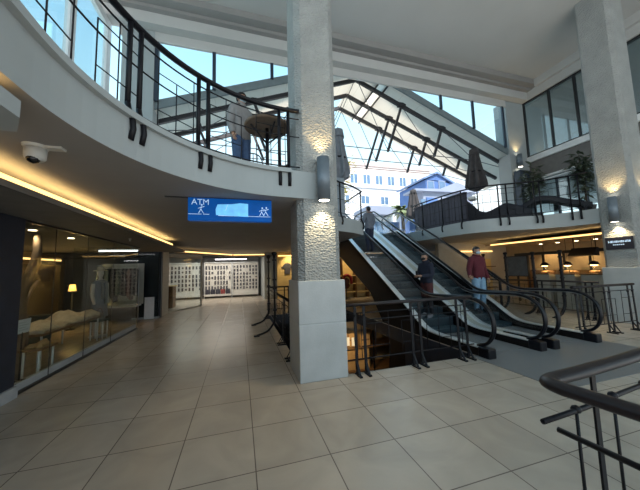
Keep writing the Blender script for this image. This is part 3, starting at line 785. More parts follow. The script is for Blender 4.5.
# ================================================================== people
def seg_d(p, a, b):
    ab = b-a; t = max(0, min(1, (p-a).dot(ab)/max(1e-9, ab.length_squared))); return (p-(a+ab*t)).length
def person(label, loc, rz, H, pose, cloth, skin, hairlen=0, mask='maskw'):
    """cloth: top, bottom, shoe materials, bare forearm flag, hem height, bare shin flag"""
    s = H/1.75
    J = dict(pelvis=(0, 0, .96), belly=(0, .005, 1.10), chest=(0, .0, 1.30), neck0=(0, -.01, 1.47), neck1=(0, .005, 1.55),
             jaw=(0, .03, 1.60), skull=(0, .02, 1.67), crown=(0, .01, 1.735),
             shR=(.165, -.01, 1.42), elR=(.22, -.03, 1.14), wrR=(.22, .06, .90), haR=(.215, .085, .83),
             shL=(-.165, -.01, 1.42), elL=(-.22, -.03, 1.14), wrL=(-.22, .06, .90), haL=(-.215, .085, .83),
             hipR=(.09, 0, .90), knR=(.10, .02, .50), anR=(.105, -.02, .09), baR=(.115, .09, .035), toR=(.12, .17, .03),
             hipL=(-.09, 0, .90), knL=(-.10, .02, .50), anL=(-.105, -.02, .09), baL=(-.115, .09, .035), toL=(-.12, .17, .03))
    J.update(pose)
    J = {k: Vector(v)*s for k, v in J.items()}
    rad = dict(pelvis=(.135, .105), belly=(.125, .095), chest=(.150, .105), neck0=(.075, .07), neck1=(.052, .055), jaw=(.060, .072), skull=(.078, .095), crown=(.058, .070))
    for q in 'RL':
        rad.update({'sh'+q: (.068, .068), 'el'+q: (.045, .045), 'wr'+q: (.030, .027), 'ha'+q: (.036, .022), 'hip'+q: (.092, .092), 'kn'+q: (.060, .062), 'an'+q: (.040, .042), 'ba'+q: (.042, .034), 'to'+q: (.030, .022)})
    edges = [('pelvis', 'belly'), ('belly', 'chest'), ('chest', 'neck0'), ('neck0', 'neck1'), ('neck1', 'jaw'), ('jaw', 'skull'), ('skull', 'crown')]
    for q in 'RL':
        edges += [('chest', 'sh'+q), ('sh'+q, 'el'+q), ('el'+q, 'wr'+q), ('wr'+q, 'ha'+q), ('pelvis', 'hip'+q), ('hip'+q, 'kn'+q), ('kn'+q, 'an'+q), ('an'+q, 'ba'+q), ('ba'+q, 'to'+q)]
    names = list(J)
    me = bpy.data.meshes.new('body_skeleton')
    me.from_pydata([J[n] for n in names], [(names.index(a), names.index(b)) for a, b in edges], [])
    tmp = bpy.data.objects.new('body_tmp', me); COL.objects.link(tmp)
    sk = tmp.modifiers.new('skin', 'SKIN')
    sk.use_smooth_shade = True
    if not me.skin_vertices:
        bm = bmesh.new(); bm.from_mesh(me); bm.verts.layers.skin.verify(); bm.to_mesh(me); bm.free()
    for i, n in enumerate(names):
        d = me.skin_vertices[0].data[i]; r = rad[n]; d.radius = (r[0]*s*1.06, r[1]*s*1.06); d.use_root = (n == 'pelvis')
    ss = tmp.modifiers.new('sub', 'SUBSURF'); ss.levels = 2; ss.render_levels = 2
    dg = bpy.context.evaluated_depsgraph_get()
    bod = bpy.data.meshes.new_from_object(tmp.evaluated_get(dg))
    bpy.data.objects.remove(tmp)
    segs = [(a, b, J[a], J[b]) for a, b in edges]
    def region(p):
        best = min(segs, key=lambda e: seg_d(p, e[2], e[3])-.5*(rad[e[0]][0]+rad[e[1]][0])*s)
        k = best[1][:2]
        if best[1] in ('belly', 'chest', 'neck0') or k == 'sh': return 'torso'
        if k == 'el': return 'upper_arm'
        if k == 'wr': return 'forearm'
        if k == 'ha': return 'hand'
        if k == 'hi': return 'hips'
        if k == 'kn': return 'thigh'
        if k == 'an': return 'shin'
        if k in ('ba', 'to'): return 'foot'
        return 'head'
    bod.calc_loop_triangles() if False else None
    vs = [v.co.copy() for v in bod.vertices]; nr = [v.normal.copy() for v in bod.vertices]
    fs = [list(p.vertices) for p in bod.polygons]
    fr = [region(sum((vs[i] for i in f), Vector())/len(f)) for f in fs]
    bpy.data.meshes.remove(bod)
    root = thing('person', label, 'person', loc, rz)
    body = MB(); body.add(vs, fs, True)
    # face: nose, ears, eyes; hands: four fingers and a thumb curled from the palm
    hc = (J['jaw']+J['skull'])*.5
    fy = J['skull'].y+.093*s
    body.ell((hc.x, fy+.004*s, hc.z-.006*s), .013*s, .018*s, .022*s, 8, 6)
    for q in (-1, 1):
        body.ell((hc.x+q*.078*s, hc.y-.01*s, hc.z), .012*s, .022*s, .032*s, 8, 6)
    nf_skin = None
    for q in 'RL':
        w, h = J['wr'+q], J['ha'+q]; d = (h-w).normalized(); sgn = 1 if q == 'R' else -1
        side = Vector((0, 1, 0)); side = (side-d*side.dot(d)).normalized(); inw = d.cross(side)*(1 if q == 'R' else -1)
        if inw.x*sgn > 0: inw = -inw
        for k, (o, ln) in enumerate(((-.024, .060), (-.008, .075), (.008, .080), (.024, .070))):
            a = h+side*o*s; body.tube([a, a+d*ln*.5*s, a+d*ln*.85*s+inw*.014*s, a+d*ln*.98*s+inw*.034*s], [.0095*s, .009*s, .008*s, .006*s], 6)
        a = w.lerp(h, .55)+side*.026*s
        body.tube([a, a+side*.022*s+d*.028*s+inw*.006*s, a+side*.022*s+d*.06*s+inw*.02*s], [.011*s, .010*s, .007*s], 6)
    obj('body', body, skin, root, world=False)
    e = MB()
    for q in (-1, 1): e.ell((hc.x+q*.030*s, fy-.012*s, hc.z+.022*s), .008*s, .006*s, .005*s, 8, 5)
    obj('eyes', e, M['frame'], root, world=False)
    def shell(name, regs, off, m, cut=None, taper=None):
        keep = [f for f, r in zip(fs, fr) if r in regs and (cut is None or cut(sum((vs[i] for i in f), Vector())/len(f), r))]
        if not keep: return
        used = sorted({i for f in keep for i in f}); mp = {i: k for k, i in enumerate(used)}
        b = MB(); b.add([vs[i]+nr[i]*off*s for i in used], [[mp[i] for i in f] for f in keep], True)
        o = obj(name, b, m, root, world=False)
        md = o.modifiers.new('thickness', 'SOLIDIFY'); md.thickness = .008*s; md.offset = 1
        return o
    hem = cloth.get('hem', .90)*s
    top_regs = {'torso', 'upper_arm', 'hips', 'thigh'} | (set() if cloth.get('short') else {'forearm'})
    shell(cloth.get('topname', 'sweater'), top_regs, .016, M[cloth['top']], lambda p, r: r in ('upper_arm', 'forearm') or p.z > hem)
    leg_regs = {'hips', 'thigh', 'shin', 'torso'}
    kn = cloth.get('legcut', .0)*s
    shell(cloth.get('botname', 'trousers'), leg_regs, .010, M[cloth['bottom']], lambda p, r: p.z < hem+.06*s and p.z > kn)
    if kn > 0: shell('leggings', {'thigh', 'shin'}, .004, M['legg'])
    shell('shoes', {'foot'}, .008, M[cloth['shoe']])
    # hair and mask
    hm = J['skull']
    hb = MB(); hb.ell((hm.x, hm.y-.012*s, hm.z+.018*s), .088*s, .104*s, .088*s, 18, 10, .10, 1)
    hb.ell((hm.x, hm.y-.045*s, hm.z-.005*s), .084*s, .072*s, .085*s, 16, 9, -.95, .9)
    if hairlen: hb.ell((hm.x, hm.y-.085*s, hm.z-.03*s), .05*s, .05*s, .075*s, 12, 8)
    obj('hair', hb, M['hair'], root, world=False)
    mk = MB(); mk.ell((hc.x, hc.y+.036*s, hc.z-.032*s), .060*s, .074*s, .046*s, 16, 8)
    mk.tube([(hc.x-.075*s, hc.y-.01*s, hc.z), (hc.x-.055*s, hc.y+.06*s, hc.z-.02*s)], .003*s, 5); mk.tube([(hc.x+.075*s, hc.y-.01*s, hc.z), (hc.x+.055*s, hc.y+.06*s, hc.z-.02*s)], .003*s, 5)
    obj('face_mask', mk, M[mask], root, world=False)
    return root

SZ = lambda k: zn(5.43+.354*k)+.105
person('person in a grey jacket seen from behind, near the top of the left escalator', (4.68, 9.13, SZ(10)), R(8), 1.72,
       dict(elR=(.24, .02, 1.15), wrR=(.20, .17, 1.0), haR=(.18, .22, .96), elL=(-.26, -.02, 1.16), wrL=(-.30, .14, 1.05), haL=(-.32, .20, 1.04), knR=(.10, .04, .5)),
       dict(top='greyc', topname='jacket', bottom='dkjean', shoe='shoed', hem=.90), M['skin'], mask='maskw')
person('person in navy top, rust shorts and black mask, with phone, left escalator', (4.63, 5.97, SZ(1)), R(98), 1.63,
       dict(elR=(.23, .03, 1.14), wrR=(.12, .24, 1.10), haR=(.085, .30, 1.13), elL=(-.23, .03, 1.14), wrL=(-.10, .25, 1.12), haL=(-.06, .32, 1.14)),
       dict(top='navyc', topname='jumper', bottom='rust', botname='shorts', shoe='shoe', hem=.93, legcut=.56), M['skin'], hairlen=1, mask='maskb')
ph = MB(); ph.bbox(-.036, .036, -.005, .005, -.07, .07, .004)
t = thing('smartphone', 'phone held up by the person in navy on the left escalator', 'phone', (4.63-.315, 5.97-.045, SZ(1)+1.115), R(98))
o = obj('phone_body', ph, M['frame'], t, world=False)
ph = MB(); ph.box(-.032, .032, -.0065, -.005, -.064, .064); obj('screen', ph, M['screen'], t, world=False)
person('person in a maroon sweater, light jeans and mask standing on the right escalator', (6.30, 5.95, SZ(1)), R(176), 1.78,
       dict(elR=(.27, .0, 1.16), wrR=(.36, .12, .98), haR=(.385, .175, .955), elL=(-.23, -.03, 1.15), wrL=(-.24, .08, .92), haL=(-.235, .10, .85), jaw=(0, .045, 1.60)),
       dict(top='maroon', bottom='jeans', shoe='shoed', hem=.92), M['skin'], mask='maskw')
person('person in a pale shirt and jeans standing behind the upper left balcony railing', (.02, 4.74, ZF), R(215), 1.66,
       dict(elL=(-.23, .0, 1.15), wrL=(-.18, .16, 1.02), haL=(-.16, .22, .99)),
       dict(top='palec', topname='shirt', bottom='djeans', shoe='shoed', hem=.86), M['skin'], mask='maskw')

# ================================================================== upper floor furniture
# tall round table seen from below, on curved iron brackets, upper left
t = thing('bistro_table', 'round brown high table behind the upper left railing', 'table', (.44, 4.42, ZF))
b = MB(); b.lathe([(.36, ZF+.90), (.375, ZF+.915), (.375, ZF+.94), (.36, ZF+.95)], (.44, 4.42, 0), 32); obj('table_top', b, M['drift'], t)
b = MB(); b.tube([(.44, 4.42, ZF+.03), (.44, 4.42, ZF+.905)], .03, 10); obj('pedestal', b, M['iron'], t)
for a in (20, 110, 200, 290):
    ca_, sa_ = math.cos(R(a)), math.sin(R(a))
    b = MB(); b.tube(smooth_path([(.44+.02*ca_, 4.42+.02*sa_, ZF+.66), (.44+.10*ca_, 4.42+.10*sa_, ZF+.72), (.44+.20*ca_, 4.42+.20*sa_, ZF+.82), (.44+.29*ca_, 4.42+.29*sa_, ZF+.895)], 4), .014, 6); obj('bracket', b, M['iron'], t)
b = MB(); b.lathe([(.22, ZF), (.22, ZF+.015), (.05, ZF+.05)], (.44, 4.42, 0), 20); obj('foot', b, M['iron'], t)
def bistro_chair(loc, rz, label, group=None):
    t = thing('bistro_chair', label, 'chair', loc, rz, group)
    b = MB(); b.bbox(-.20, .20, -.20, .20, .43, .46, .01); obj('seat', b, M['wood'], t, world=False)
    b = MB(); b.tube(smooth_path([(-.19, -.19, .46), (-.19, -.23, .75), (-.10, -.25, .90), (.10, -.25, .90), (.19, -.23, .75), (.19, -.19, .46)], 4), .012, 6)
    b.tube([(0, -.245, .90), (0, -.20, .46)], .009, 6); b.tube([(-.09, -.245, .89), (-.09, -.20, .46)], .007, 6); b.tube([(.09, -.245, .89), (.09, -.20, .46)], .007, 6); obj('backrest', b, M['iron'], t, world=False)
    for x in (-.18, .18):
        for y in (-.18, .18):
            b = MB(); b.tube([(x, y, .43), (x*1.15, y*1.15, 0)], .012, 6); obj('leg', b, M['iron'], t, world=False)
    return t
bistro_chair((.30, 5.25, ZF), R(190), 'iron chair behind the round high table, upper left')
bistro_chair((.90, 5.05, ZF), R(120), 'iron chair between the round high table and the pillar, upper left')

def parasol(loc, h, r, m, label, base='iron'):
    x, y, z = loc
    t = thing('parasol', label, 'parasol', loc)
    b = MB(); b.lathe([(.27, z), (.27, z+.05), (.06, z+.09), (.04, z+.22)], (x, y, 0), 20); obj('stand', b, M['pot'], t)
    b = MB(); b.tube([(x, y, z+.05), (x, y, z+h+.05)], .024, 8); obj('pole', b, M['iron'], t)
    # folded canopy: hanging pleats
    n = 32; prof = [(.03, h), (.16*r/.4, h-.10), (r*.55, h-.45), (r*.72, h-.9), (r*.95, h-1.35), (r, h-1.55), (r*.9, h-1.62), (r*.4, h-1.72), (.05, h-1.75)]
    c = MB(); 
    for rr, zz in prof:
        for j in range(n):
            a = 2*math.pi*j/n; q = rr*(1+(.20 if j % 4 in (0, 1) else -.22)*min(1, rr*3)); c.v.append(Vector((x+math.cos(a)*q, y+math.sin(a)*q, z+zz+(.05*math.sin(a*8) if rr > .2 else 0))))
    for i in range(len(prof)-1):
        for j in range(n): c.f.append([i*n+j, i*n+(j+1) % n, i*n+n+(j+1) % n, i*n+n+j]); c.sm.append(False)
    c.f.append(list(range(n))); c.sm.append(False); c.f.append([(len(prof)-1)*n+j for j in range(n)][::-1]); c.sm.append(False)
    co = obj('canopy', c, m, t)
    k = MB(); k.lathe([(.05, z+h), (.16, z+h-.04), (.20, z+h-.30), (.15, z+h-.28)], (x, y, 0), 12); obj('top_flap', k, m, co)
    s = MB(); s.lathe([(r*.80, z+h-1.02), (r*.82, z+h-.98)], (x, y, 0), 16); obj('tie', s, M['iron'], co)
    return t
parasol((9.08, 8.30, ZF), 3.2, .34, M['umb'], 'large folded charcoal parasol on the right balcony')
parasol((9.55, 13.0, ZF), 2.95, .38, M['umb'], 'smaller looking folded charcoal parasol farther out beside the slatted dark screen')
parasol((3.03, 7.78, ZF), 3.0, .30, M['umbg'], 'folded blue grey parasol partly hidden behind the middle pillar')

# dark slatted screen along the right balcony
sc = MB(); sc.prism([(7.25, 9.85), (7.33, 9.85), (7.55, 7.32), (7.47, 7.32)], ZF+.02, ZF+1.0)
t = thing('screen', 'dark slatted timber screen behind the right balcony railing', 'screen', (7.45, 8.5, ZF))
obj('slat_panel', sc, M['screenw'], t)
sc = MB(); sc.ribbon([(7.29, 9.85, ZF+1.02), (7.51, 7.32, ZF+1.02)], .12, .05); obj('cap_rail', sc, M['screenw'], t)

# wavy wicker loungers
def lounger(loc, rz, label, arch=False):
    t = thing('lounger', label, 'lounger', loc, rz)
    prof = smooth_path([(-.95, .18), (-.60, .32), (-.25, .42), (.05, .33), (.35, .26), (.65, .40), (.95, .72)], 5)
    if arch: prof = smooth_path([(-.95, .30), (-.62, .50), (-.30, .64), (.05, .60), (.45, .42), (.95, .26)], 5)
    if not arch: prof = [(y, z*1.3) for y, z in prof]
    b = MB(); b.strip_x(prof, -.33, .33, .13); obj('seat_shell', b, M['wicker'], t, world=False)
    if arch:
        for sx in (-.30, .30):
            for y, zt in ((-.85, .26), (.80, .20)):
                b = MB(); b.bar((sx, y, 0), (sx, y, zt), .05, .05); obj('leg', b, M['wicker'], t, world=False)
    for sx in (() if arch else (-.33, .27)):
        b = MB(); b.prism([(y, z-.11) for y, z in prof]+[(.90, .0), (-.9, .0)], sx, sx+.06, 'x'); obj('side_panel', b, M['wicker'], t, world=False)
    c = MB(); c.strip_x([(y, z+.04) for y, z in prof[2:-2]], -.26, .26, .04); obj('cushion', c, M['navyc'], t, world=False)
    p = MB(); p.bbox(-.2, .2, .68, .92, .93, 1.05, .04)
    if not arch: obj('pillow', p, M['cushion'], t, world=False)
    return t
lounger((8.80, 7.22, ZF), R(31), 'black wicker wave lounger left of the potted plants on the right balcony')
lounger((9.72, 6.15, ZF), R(211), 'arched black wicker lounger nearest the right pillar on the balcony', True)

def plant(loc, h, n, label, lm='leaf', leaf=.30, spread=.5, pot=True, seed=0, stems=4, group=None, low=.35, wd=.05, trunk=False):
    rnd = random.Random(seed); t = thing('potted_plant' if pot else 'tree', label, 'plant' if pot else 'tree', loc, group=group)
    x, y, z = loc; z0 = z
    if pot:
        b = MB(); b.lathe([(.16, z), (.22, z+.30), (.24, z+.34), (.21, z+.34), (.20, z+.28)], (x, y, 0), 16); obj('pot', b, M['pot'], t); z0 = z+.28
    st = MB(); lf = MB(); tips = []
    for i in range(stems):
        a = rnd.uniform(0, 6.28); q = rnd.uniform(.1, 1)*spread
        p = smooth_path([(x, y, z0), (x+math.cos(a)*q*.15, y+math.sin(a)*q*.15, z0+h*.45), (x+math.cos(a)*q*.6, y+math.sin(a)*q*.6, z+h*rnd.uniform(.75, 1))], 4)
        st.tube(p, [(.02 if not trunk else .05)*(1-.7*k/len(p)) for k in range(len(p))], 5); tips.append(p)
    for i in range(n):
        p = rnd.choice(tips); k = rnd.uniform(low, 1); q = Vector(p[min(len(p)-1, int(k*len(p)))])
        a = rnd.uniform(0, 6.28); e = rnd.uniform(-.5, .8); d = Vector((math.cos(a)*math.cos(e), math.sin(a)*math.cos(e), math.sin(e)))
        q = q+d*rnd.uniform(0, spread*.45); L = leaf*rnd.uniform(.6, 1.2)
        sd = d.cross(Vector((0, 0, 1))).normalized(); tip = q+d*L-Vector((0, 0, L*.25)); m_ = q+d*L*.5
        lf.add([q, m_+sd*wd*L/.3, tip, m_-sd*wd*L/.3, m_+Vector((0, 0, -.015))], [(0, 1, 4), (1, 2, 4), (2, 3, 4), (3, 0, 4)])
    obj('stems', st, M['stem'], t); obj('foliage', lf, M[lm], t)
    return t
plant((10.5, 7.15, ZF), 2.05, 330, 'leafy potted plant left of the balcony window, behind the black lounger', seed=1, spread=.55, stems=7, wd=.05)
plant((10.95, 5.85, ZF), 2.2, 330, 'tall potted plant beside the right pillar on the balcony', seed=3, spread=.36, stems=6, low=.3, wd=.05)
# slim cabinet lit blue by the column
t = thing('cabinet', 'slim grey cabinet with a pale panel beside the column on the right balcony', 'cabinet', (11.25, 8.75, ZF))
b = MB(); b.bbox(11.0, 11.6, 7.92, 8.20, ZF, ZF+2.35, .02); obj('body', b, M['mull'], t)
b = MB(); b.box(11.12, 11.32, 7.895, 7.92, ZF+1.0, ZF+2.1); obj('door_panel', b, M['alu'], t)
sconce(11.30, 8.10, 0, 1, 'wall lamp on the plaster column behind the balcony', z0=ZF+2.55, z1=ZF+3.1, e=22)

# roof trusses
def truss(Y, label):
    t = thing('roof_truss', label, 'roof truss', (RX, Y, 6.1))
    tz = lambda x: 8.75-.39*abs(x-RX)
    for sg, xe in ((1, 11.9), (-1, -3.4)):
        b = MB(); b.bar((RX, Y, tz(RX)), (xe, Y, tz(xe)), .10, .13, up=(0, 0, 1)); obj('top_chord', b, M['truss'], t)
        nodes = [(RX+sg*1.93, RX+sg*1.22), (RX+sg*3.79, RX+sg*3.34), (RX+sg*5.58, RX+sg*5.38)]
        r = MB()
        prev = (RX+sg*.05, tz(RX))
        for k, (xt, xb) in enumerate(nodes):
            zb = 6.08
            b = MB(); b.bar((xt, Y, tz(xt)), (xb, Y, zb), .08, .09, up=(0, 1, 0)); obj('strut', b, M['truss'], t)
            r.tube([(prev[0], Y, prev[1]), (xb, Y, zb)], .013, 5)
            r.ell((xb, Y, zb), .06, .06, .06, 8, 6)
            prev = (xt, tz(xt))
        r.tube([(nodes[0][1], Y, 6.08), (nodes[2][1], Y, 6.08), (xe, Y, tz(xe))], .016, 5)
        if sg == 1: r.tube([(nodes[0][1], Y, 6.08), (2*RX-nodes[0][1], Y, 6.08)], .016, 5)
        obj('tie_rods', r, M['rod'], t)
        for q in (1.93, 3.79):
            b = MB(); b.obox((RX+sg*q, Y, tz(RX+q)+.03), .32, .15, .15); obj('gusset', b, M['truss'], t)
    return t
truss(8.8, 'nearest of the three dark steel trusses under the pitched roof')
truss(9.75, 'middle one of the three dark steel trusses under the pitched roof')
truss(10.65, 'farthest of the three dark steel trusses, at the open roof edge')

# ================================================================== shopfront, left
def pane(name, label, b, gm, org, group=None):
    return single(name, b, gm, label, 'glass panel', group, org)
ys = [4.87, 5.6, 6.61, 7.79, 9.44]
for a, b_, n in zip(ys[:-1], ys[1:], ('nearest', 'second', 'third', 'farthest')):
    g = MB(); g.box(-2.985, -2.975, a+.012, b_-.012, .14, ZB)
    pane('glass_panel', n+' glass panel of the left shop window, counted from the near end', g, M['glass'], (-2.98, a, .14))
k = MB(); k.box(-3.02, -2.94, 4.85, 9.46, 0, .035); k.box(-3.02, -2.95, 4.85, 9.46, ZB-.03, ZB)
for y in ys[1:-1]: k.box(-2.984, -2.976, y-.006, y+.006, .035, ZB-.03)
struct('trim_12', k, M['frame'])
k = MB(); k.box(-3.04, -2.985, 4.85, 9.46, .035, .14)
struct('trim_13', k, M['stone'])
# end pane and shop interior
g = MB(); g.box(-4.6, -2.99, 9.435, 9.445, .035, ZB)
pane('glass_panel', 'end glass panel of the left shop window, turned toward the dark corner', g, M['glass'], (-3.8, 9.44, 0))
bw = MB(); bw.box(-6.5, -5.9, 4.6, 11.4, 0, 2.0)
struct('wall_shop_niche', bw, M['niche'])
for i, (x, y) in enumerate(((-3.5, 5.93), (-3.52, 7.1))):
    b = MB(); b.lathe([(.055, ZB-.012), (.055, ZB)], (x, y, 0), 14)
    single('ceiling_spot', b, M['spot'], ('ceiling spot in the shop nearest the dark wall', 'ceiling spot in the shop above the mannequin')[i], 'ceiling light', org=(x, y, ZB-.012))
    spot((x, y, ZB-.03), (0, 0, 0), 16, (1, .76, .45), 100, .8)
led('light_strip', [(-5.85, 7.3, 2.16), (-5.85, 11.3, 2.16)], M['cove'], 'warm light strip along the back wall inside the left shop')
# lamp glow on the back wall
t = thing('table_lamp', 'glowing lamp by the shop back wall, behind the stacked dark cloth', 'lamp', (-4.95, 10.2, 0))
b = MB(); b.lathe([(.12, 0), (.12, .02), (.02, .04), (.02, 1.12)], (-4.95, 10.2, 0), 12); obj('stand', b, M['iron'], t)
b = MB(); b.lathe([(.10, 1.16), (.07, 1.36)], (-4.95, 10.2, 0), 16); obj('lamp_shade', b, M['amber'], t)
point((-4.80, 10.0, 1.35), 16, (1, .62, .22), .12)
# driftwood trunk
t = thing('driftwood', 'tall leaning driftwood trunk at the near end of the shop window', 'driftwood', (-3.5, 5.75, 0))
b = MB(); b.tube(smooth_path([(-3.52, 5.72, 0), (-3.46, 5.74, .7), (-3.55, 5.84, 1.3), (-3.42, 5.92, 1.9), (-3.50, 6.06, 2.35)], 5), [.13-.004*i for i in range(21)], 9); obj('trunk', b, M['drift'], t)
b = MB(); b.tube(smooth_path([(-3.50, 5.80, .9), (-3.62, 6.1, 1.25), (-3.70, 6.5, 1.55)], 5), [.05, .05, .045, .045, .04, .04, .035, .03, .03, .025, .02], 7); obj('branch', b, M['drift'], t)
# sign card in the window
t = thing('card', 'white printed card leaning inside the near shop window', 'card', (-3.04, 5.10, .14))
b = MB(); b.obox((-3.05, 5.11, .90), .012, .27, .20, ry=R(4)); obj('sheet', b, M['paper'], t)
b = MB()
for k in range(4): b.box(-3.042, -3.039, 5.02, 5.20-(.05 if k % 2 else 0), .845+k*.035, .851+k*.035)
obj('print', b, M['greycab'], t)
b = MB(); b.box(-3.06, -3.05, 5.10, 5.12, .14, .82); b.box(-3.10, -3.0, 5.07, 5.15, .0, .145); obj('stand', b, M['iron'], t)
# display bench with throws
def table(loc, lx, ly, h, top, leg, label, name='display_table', cat='table'):
    x, y, z = loc; t = thing(name, label, cat, loc)
    b = MB(); b.bbox(x-lx/2, x+lx/2, y-ly/2, y+ly/2, z+h-.04, z+h, .008); obj('table_top', b, top, t)
    for sx in (-1, 1):
        for sy in (-1, 1):
            b = MB(); b.tube([(x+sx*(lx/2-.05), y+sy*(ly/2-.05), z), (x+sx*(lx/2-.05), y+sy*(ly/2-.05), z+h-.04)], .016, 6); obj('leg', b, leg, t)
    return t
table((-3.75, 7.15, 0), .8, 2.1, .60, M['wood'], M['white'], 'long display table under the cream throws in the left shop window')
table((-3.23, 5.80, 0), .30, .44, .46, M['wood'], M['white'], 'small low side table with white legs behind the printed card')
table((-3.45, 8.35, 0), .35, .35, .50, M['teal'], M['white'], 'small white-legged stool table beside the mannequin')
def cloth(x0, x1, y0, y1, z, h, seed, m, label, name='throw_blanket', cat='blanket'):
    rnd = random.Random(seed); nx, ny = 9, 15; b = MB()
    ph = [rnd.uniform(0, 6.28) for _ in range(4)]
    for lay in (1, 0):
        for i in range(nx):
            for j in range(ny):
                u, v = i/(nx-1), j/(ny-1); e = min(1, 5*min(u, 1-u, v, 1-v))
                zz = z+(lay*h*(.45+.55*e)*(.62+.2*math.sin(7*u+ph[0]+4*v)+.2*math.sin(11*v+ph[1])) if lay else 0)
                b.v.append(Vector((x0+(x1-x0)*u+.03*math.sin(9*v+ph[2]), y0+(y1-y0)*v+.03*math.sin(8*u+ph[3]), zz)))
    o = nx*ny
    for i in range(nx-1):
        for j in range(ny-1):
            a = i*ny+j; b.f.append([a, a+1, a+ny+1, a+ny]); b.sm.append(True); b.f.append([o+a, o+a+ny, o+a+ny+1, o+a+1]); b.sm.append(True)
    ring = [i*ny for i in range(nx)]+[(nx-1)*ny+j for j in range(1, ny)]+[i*ny+ny-1 for i in range(nx-2, -1, -1)]+[j for j in range(ny-2, 0, -1)]
    for k in range(len(ring)): a, c_ = ring[k], ring[(k+1) % len(ring)]; b.f.append([a, c_, o+c_, o+a]); b.sm.append(True)
    return single(name, b, m, label, cat, org=((x0+x1)/2, (y0+y1)/2, z))
cloth(-4.08, -3.40, 6.15, 7.05, .602, .20, 3, M['fabric'], 'crumpled cream throw on the near half of the long display table')
cloth(-4.08, -3.40, 7.12, 8.15, .602, .26, 5, M['fabric'], 'higher heap of cream throws on the far half of the long display table')
cloth(-3.33, -3.13, 5.63, 5.97, .462, .10, 8, M['carton'], 'small tan folded cloth on the low side table')
# sofa/backing of dark cloth behind the table
t = thing('sofa', 'dark teal sofa behind the display table in the left shop', 'sofa', (-4.85, 7.2, 0))
b = MB(); b.bbox(-5.3, -4.45, 6.0, 8.4, .0, .48, .05); obj('seat', b, M['teal'], t)
b = MB(); b.bbox(-5.4, -5.1, 6.0, 8.4, .2, 1.15, .06); obj('backrest', b, M['teal'], t)
for y in (5.96, 8.24):
    b = MB(); b.bbox(-5.3, -4.45, y, y+.2, .08, .70, .05); obj('armrest', b, M['teal'], t)
for i, (y, m, lb) in enumerate(((6.5, 'wood', 'brown cushion at the near end of the teal sofa'), (7.2, 'navyc', 'dark cushion in the middle of the teal sofa'), (7.9, 'wood', 'brown cushion at the far end of the teal sofa'))):
    b = MB(); b.bbox(-.09, .09, -.24, .24, 0, .42, .08); b.xf(Matrix.Rotation(R(-12), 4, 'Y'))
    o = single('cushion', b, M[m], lb, 'cushion'); o.location = (-4.88, y, .49)
# framed picture
t = thing('picture_frame', 'framed brown picture on the back wall of the left shop', 'picture', (-5.88, 8.0, 1.35))
b = MB(); b.box(-5.9, -5.86, 7.5, 8.9, 1.30, 1.95); obj('frame', b, M['wood'], t)
b = MB(); b.box(-5.86, -5.85, 7.56, 8.84, 1.36, 1.89); obj('print', b, M['tan'], t)
# mannequin
def mannequin(loc, rz, label):
    s = 1.0; t = thing('mannequin', label, 'mannequin', loc, rz)
    b = MB(); b.lathe([(.05, .95), (.12, .98), (.15, 1.05), (.12, 1.18), (.15, 1.35), (.17, 1.42), (.10, 1.48), (.05, 1.51), (.045, 1.56), (.06, 1.60), (.078, 1.66), (.075, 1.72), (.04, 1.77)], (0, 0, 0), 18, 1, .72); obj('torso', b, M['mannequin'], t, world=False)
    c = MB(); c.lathe([(.22, .52), (.19, .8), (.16, 1.0), (.135, 1.17), (.165, 1.34), (.185, 1.43), (.11, 1.49)], (0, 0, 0), 18, 1, .74); obj('dress', c, M['greyc'], t, world=False)
    sc_ = MB(); sc_.tube([(-.07, .10, 1.46), (-.06, .15, 1.2), (-.05, .15, .85)], .035, 6); sc_.tube([(.05, .11, 1.46), (.04, .15, 1.25), (.05, .15, .98)], .03, 6); sc_.tube(smooth_path([(-.1, .02, 1.47), (0, .13, 1.44), (.1, .02, 1.47), (0, -.1, 1.5), (-.1, .02, 1.47)], 3), .03, 6); obj('scarf', sc_, M['palec'], t, world=False)
    for x in (-.19, .19):
        a = MB(); a.tube(smooth_path([(x*.9, 0, 1.40), (x*1.02, -.01, 1.15), (x*.98, .04, .95), (x*.95, .07, .86)], 3), [.05, .05, .045, .045, .04, .04, .035, .03, .03, .028], 8); obj('arm', a, M['mannequin'], t, world=False)
        l = MB(); l.tube([(x*.5, 0, .96), (x*.5, .01, .5), (x*.5, 0, .06)], [.08, .055, .04], 8); obj('leg', l, M['mannequin'], t, world=False)
    h = MB(); h.lathe([(.17, 1.735), (.165, 1.75), (.09, 1.76), (.085, 1.83), (.05, 1.86)], (0, 0, 0), 18, 1, .95); obj('cap', h, M['fabric'], t, world=False)
    f = MB(); f.lathe([(.2, 0), (.2, .025), (.03, .035)], (0, 0, 0), 18); f.tube([(0, -.03, .03), (0, -.02, .97)], .012, 6); obj('stand', f, M['alu'], t, world=False)
    return t
mannequin((-3.62, 8.72, 0), R(-120), 'mannequin in dark dress, pale scarf and cap in the left shop window')
t = thing('handbag', 'small white handbag on the stool table beside the mannequin', 'bag', (-3.45, 8.35, .5))
b = MB(); b.prism([(-3.55, .502), (-3.35, .502), (-3.38, .66), (-3.52, .66)], 8.29, 8.41, 'y'); obj('bag_body', b, M['palec'], t)
b = MB(); b.tube(smooth_path([(-3.51, 8.35, .655), (-3.48, 8.35, .76), (-3.42, 8.35, .76), (-3.39, 8.35, .655)], 4), .008, 6); obj('handle', b, M['rust'], t)
